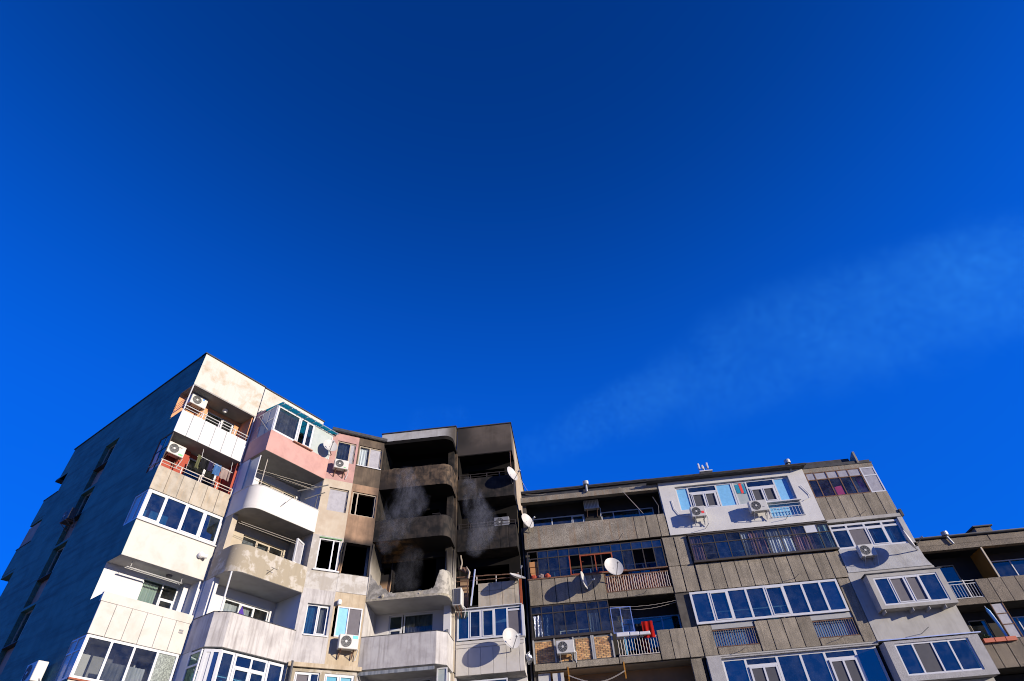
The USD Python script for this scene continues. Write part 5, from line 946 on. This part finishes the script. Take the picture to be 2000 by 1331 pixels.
def shell(mesh, zlo, zhi, grow, mat, name):
    c = mesh.triangles_center[:, 2]; keep = (c > zlo) & (c < zhi); sub = mesh.submesh([np.where(keep)[0]], append=True); sub.vertices = sub.vertices + sub.vertex_normals*grow
    m_ = MB(pf_); m_.add(put(sub.vertices), sub.faces); ff.part(name, m_, mat)
m_ = MB(pf_); m_.add(put(bt.vertices), bt.faces); ff.part('body', m_, K['skin'])
shell(bt, .85, 1.47, .012, K['hivis'], 'jacket'); shell(bt, .03, .9, .01, K['dark_helmet'], 'trousers'); shell(bt, 1.66, 2, .03, K['dark_helmet'], 'helmet')
T1.part('room_floor', MB(B).box(1.4, 2.8, -1.6, -.3, 10.9, 11.0), K['soot_room']) if False else None
# ================================================================== SMOKE
def smoke(name, label, pts, radii, dens, scale=1.2, lo=.48, hi=.8, col=(.8, .8, .82), aniso=.3, stretch=(1, 1, .6)):
    """closed body round a drifting plume; its material has only a volume whose density is a noise that thins out towards the plume's edge"""
    import manifold3d as m3
    pts = [np.array(p, float) for p in pts]; body = None
    for a, b, ra, rb in zip(pts[:-1], pts[1:], radii[:-1], radii[1:]):
        h = m3.Manifold.batch_hull([m3.Manifold.sphere(ra, 20).translate(tuple(a)), m3.Manifold.sphere(rb, 20).translate(tuple(b))]); body = h if body is None else body + h
    mm = body.to_mesh()
    nd = {'geo': ('geometry', {}), 'mp': ('mapping', {'scale': stretch}), 'n': ('noise_texture', {'scale': scale, 'detail': 6, 'roughness': .6, 'distortion': 1.4}), 'nr': ('map_range', {'from_min': lo, 'from_max': hi, 'clamp': True}),
          'v': ('principled_volume', {'color': col, 'anisotropy': aniso})}
    ln = [('geo.position', 'mp.vector'), ('mp.vector', 'n.vector')]
    # soft edge: the largest falloff over the segments' balls
    cur = None
    k = 0
    for a, b, ra, rb in zip(pts[:-1], pts[1:], radii[:-1], radii[1:]):
        L = b-a; n_ = 5
        for s in np.linspace(0, 1, n_, endpoint=(b is pts[-1])):
            c = a + L*s; r = ra + (rb-ra)*s
            nd[f'd{k}'] = ('vector_math', {'math_type': 'distance', 'vector2': tuple(c)}); nd[f'm{k}'] = ('map_range', {'range_type': 'smoothstep', 'from_min': r*1.0, 'from_max': r*.35, 'to_min': 0.0, 'to_max': 1.0, 'clamp': True})
            ln += [('geo.position', f'd{k}.vector1'), (f'd{k}.value', f'm{k}.value')]
            if cur: nd[f'x{k}'] = ('math', {'math_type': 'maximum'}); ln += [(cur, f'x{k}.value1'), (f'm{k}.result', f'x{k}.value2')]; cur = f'x{k}.value'
            else: cur = f'm{k}.result'
            k += 1
    nd['ero'] = ('math', {'math_type': 'multiply_add', 'value2': .55, 'value3': -.55}); nd['sum'] = ('math', {'math_type': 'add'}); ln += [(cur, 'ero.value1'), ('ero.value', 'sum.value1'), ('n.fac', 'sum.value2'), ('sum.value', 'nr.value')]
    nd['fn'] = ('noise_texture', {'scale': scale*2.9, 'detail': 5, 'roughness': .62, 'distortion': 2.2}); nd['fr'] = ('map_range', {'from_min': .36, 'from_max': .66, 'clamp': True}); nd['fm'] = ('math', {'math_type': 'multiply'}); ln += [('mp.vector', 'fn.vector'), ('fn.fac', 'fr.value'), ('fr.result', 'fm.value1'), ('nr.result', 'fm.value2')]
    nd['mul'] = ('math', {'math_type': 'multiply'}); nd['den'] = ('math', {'math_type': 'multiply', 'value2': dens})
    ln += [(cur, 'mul.value1'), ('fm.value', 'mul.value2'), ('mul.value', 'den.value1'), ('den.value', 'v.density')]
    mat = material('smoke_volume_%d' % len([1 for x in USED if x[1].startswith('smoke')]), nd, ln, volume='v.volume')
    W = MB(); W.V.append(np.asarray(mm.vert_properties[:, :3])); W.T.append(np.asarray(mm.tri_verts)); W.n = 1
    single(name, W, mat, label, 'smoke', kind='stuff')
bp = lambda u, w, z: tuple(B.P((u, w, z))[0])
smoke('smoke', 'grey smoke curling out of the second burnt round balcony', [bp(.9, 2.0, 14.3), bp(1.3, 2.1, 15.4), bp(2.0, 2.2, 16.4), bp(1.6, 2.2, 17.6)], [1.0, 1.6, 1.6, 1.1], 1.0, 1.25, .38, .80)
smoke('smoke', 'thin smoke before the opening of the top burnt balcony', [bp(1.6, 2.0, 18.3), bp(1.9, 2.1, 19.2), bp(2.5, 2.1, 20.2)], [1.0, 1.4, 1.1], .75, 1.2, .36, .78)
smoke('smoke_puff', 'grey smoke rising in front of the outer burnt column', [bp(5.0, .8, 14.3), bp(5.4, .8, 15.3), bp(5.0, .8, 16.4), bp(4.7, .8, 17.6)], [1.0, 1.4, 1.3, .9], 1.05, 1.35, .38, .80)
smoke('smoke_puff', 'fainter smoke trailing up past the top outer burnt loggia', [bp(4.7, .8, 17.4), bp(4.4, .8, 18.6), bp(4.6, .8, 20.0)], [1.0, 1.2, 1.0], .7, 1.3, .36, .78)
smoke('smoke_wisp', 'thin smoke hanging in the blown-out balcony', [bp(1.6, .7, 13.0), bp(1.9, 1.1, 13.9)], [1.3, 1.1], .4, 1.3, .36, .8)
smoke('smoke_plume', 'faint pale smoke drifting over the grey roof into the sky', [(6.5, 33, 25.5), (12, 34.5, 28.8), (20, 37, 33.5), (31, 40, 38), (46, 43, 44)], [4.0, 6.8, 9.0, 10.5, 11.5], .040, .15, .24, .75, col=(.10, .60, 1.0), stretch=(1, 1, 1))
smoke('smoke_haze', 'faint wisps of smoke above the burnt parapets', [bp(.6, -1.5, 21.5), bp(1.2, -1.5, 24.0), bp(3.6, -1.5, 24.0)], [1.3, 1.6, 1.4], .09, .8, .33, .75, col=(.10, .60, 1.0))
smoke('smoke_plume', 'pale smoke just off the burnt roof above the long grey block', [(-2.2, 31, 21.6), (1.0, 32, 23.2), (5.0, 33, 25.6), (9.5, 34, 28.4)], [1.8, 2.8, 3.8, 3.6], .12, .32, .28, .72, col=(.10, .60, 1.0), stretch=(1, 1, 1))
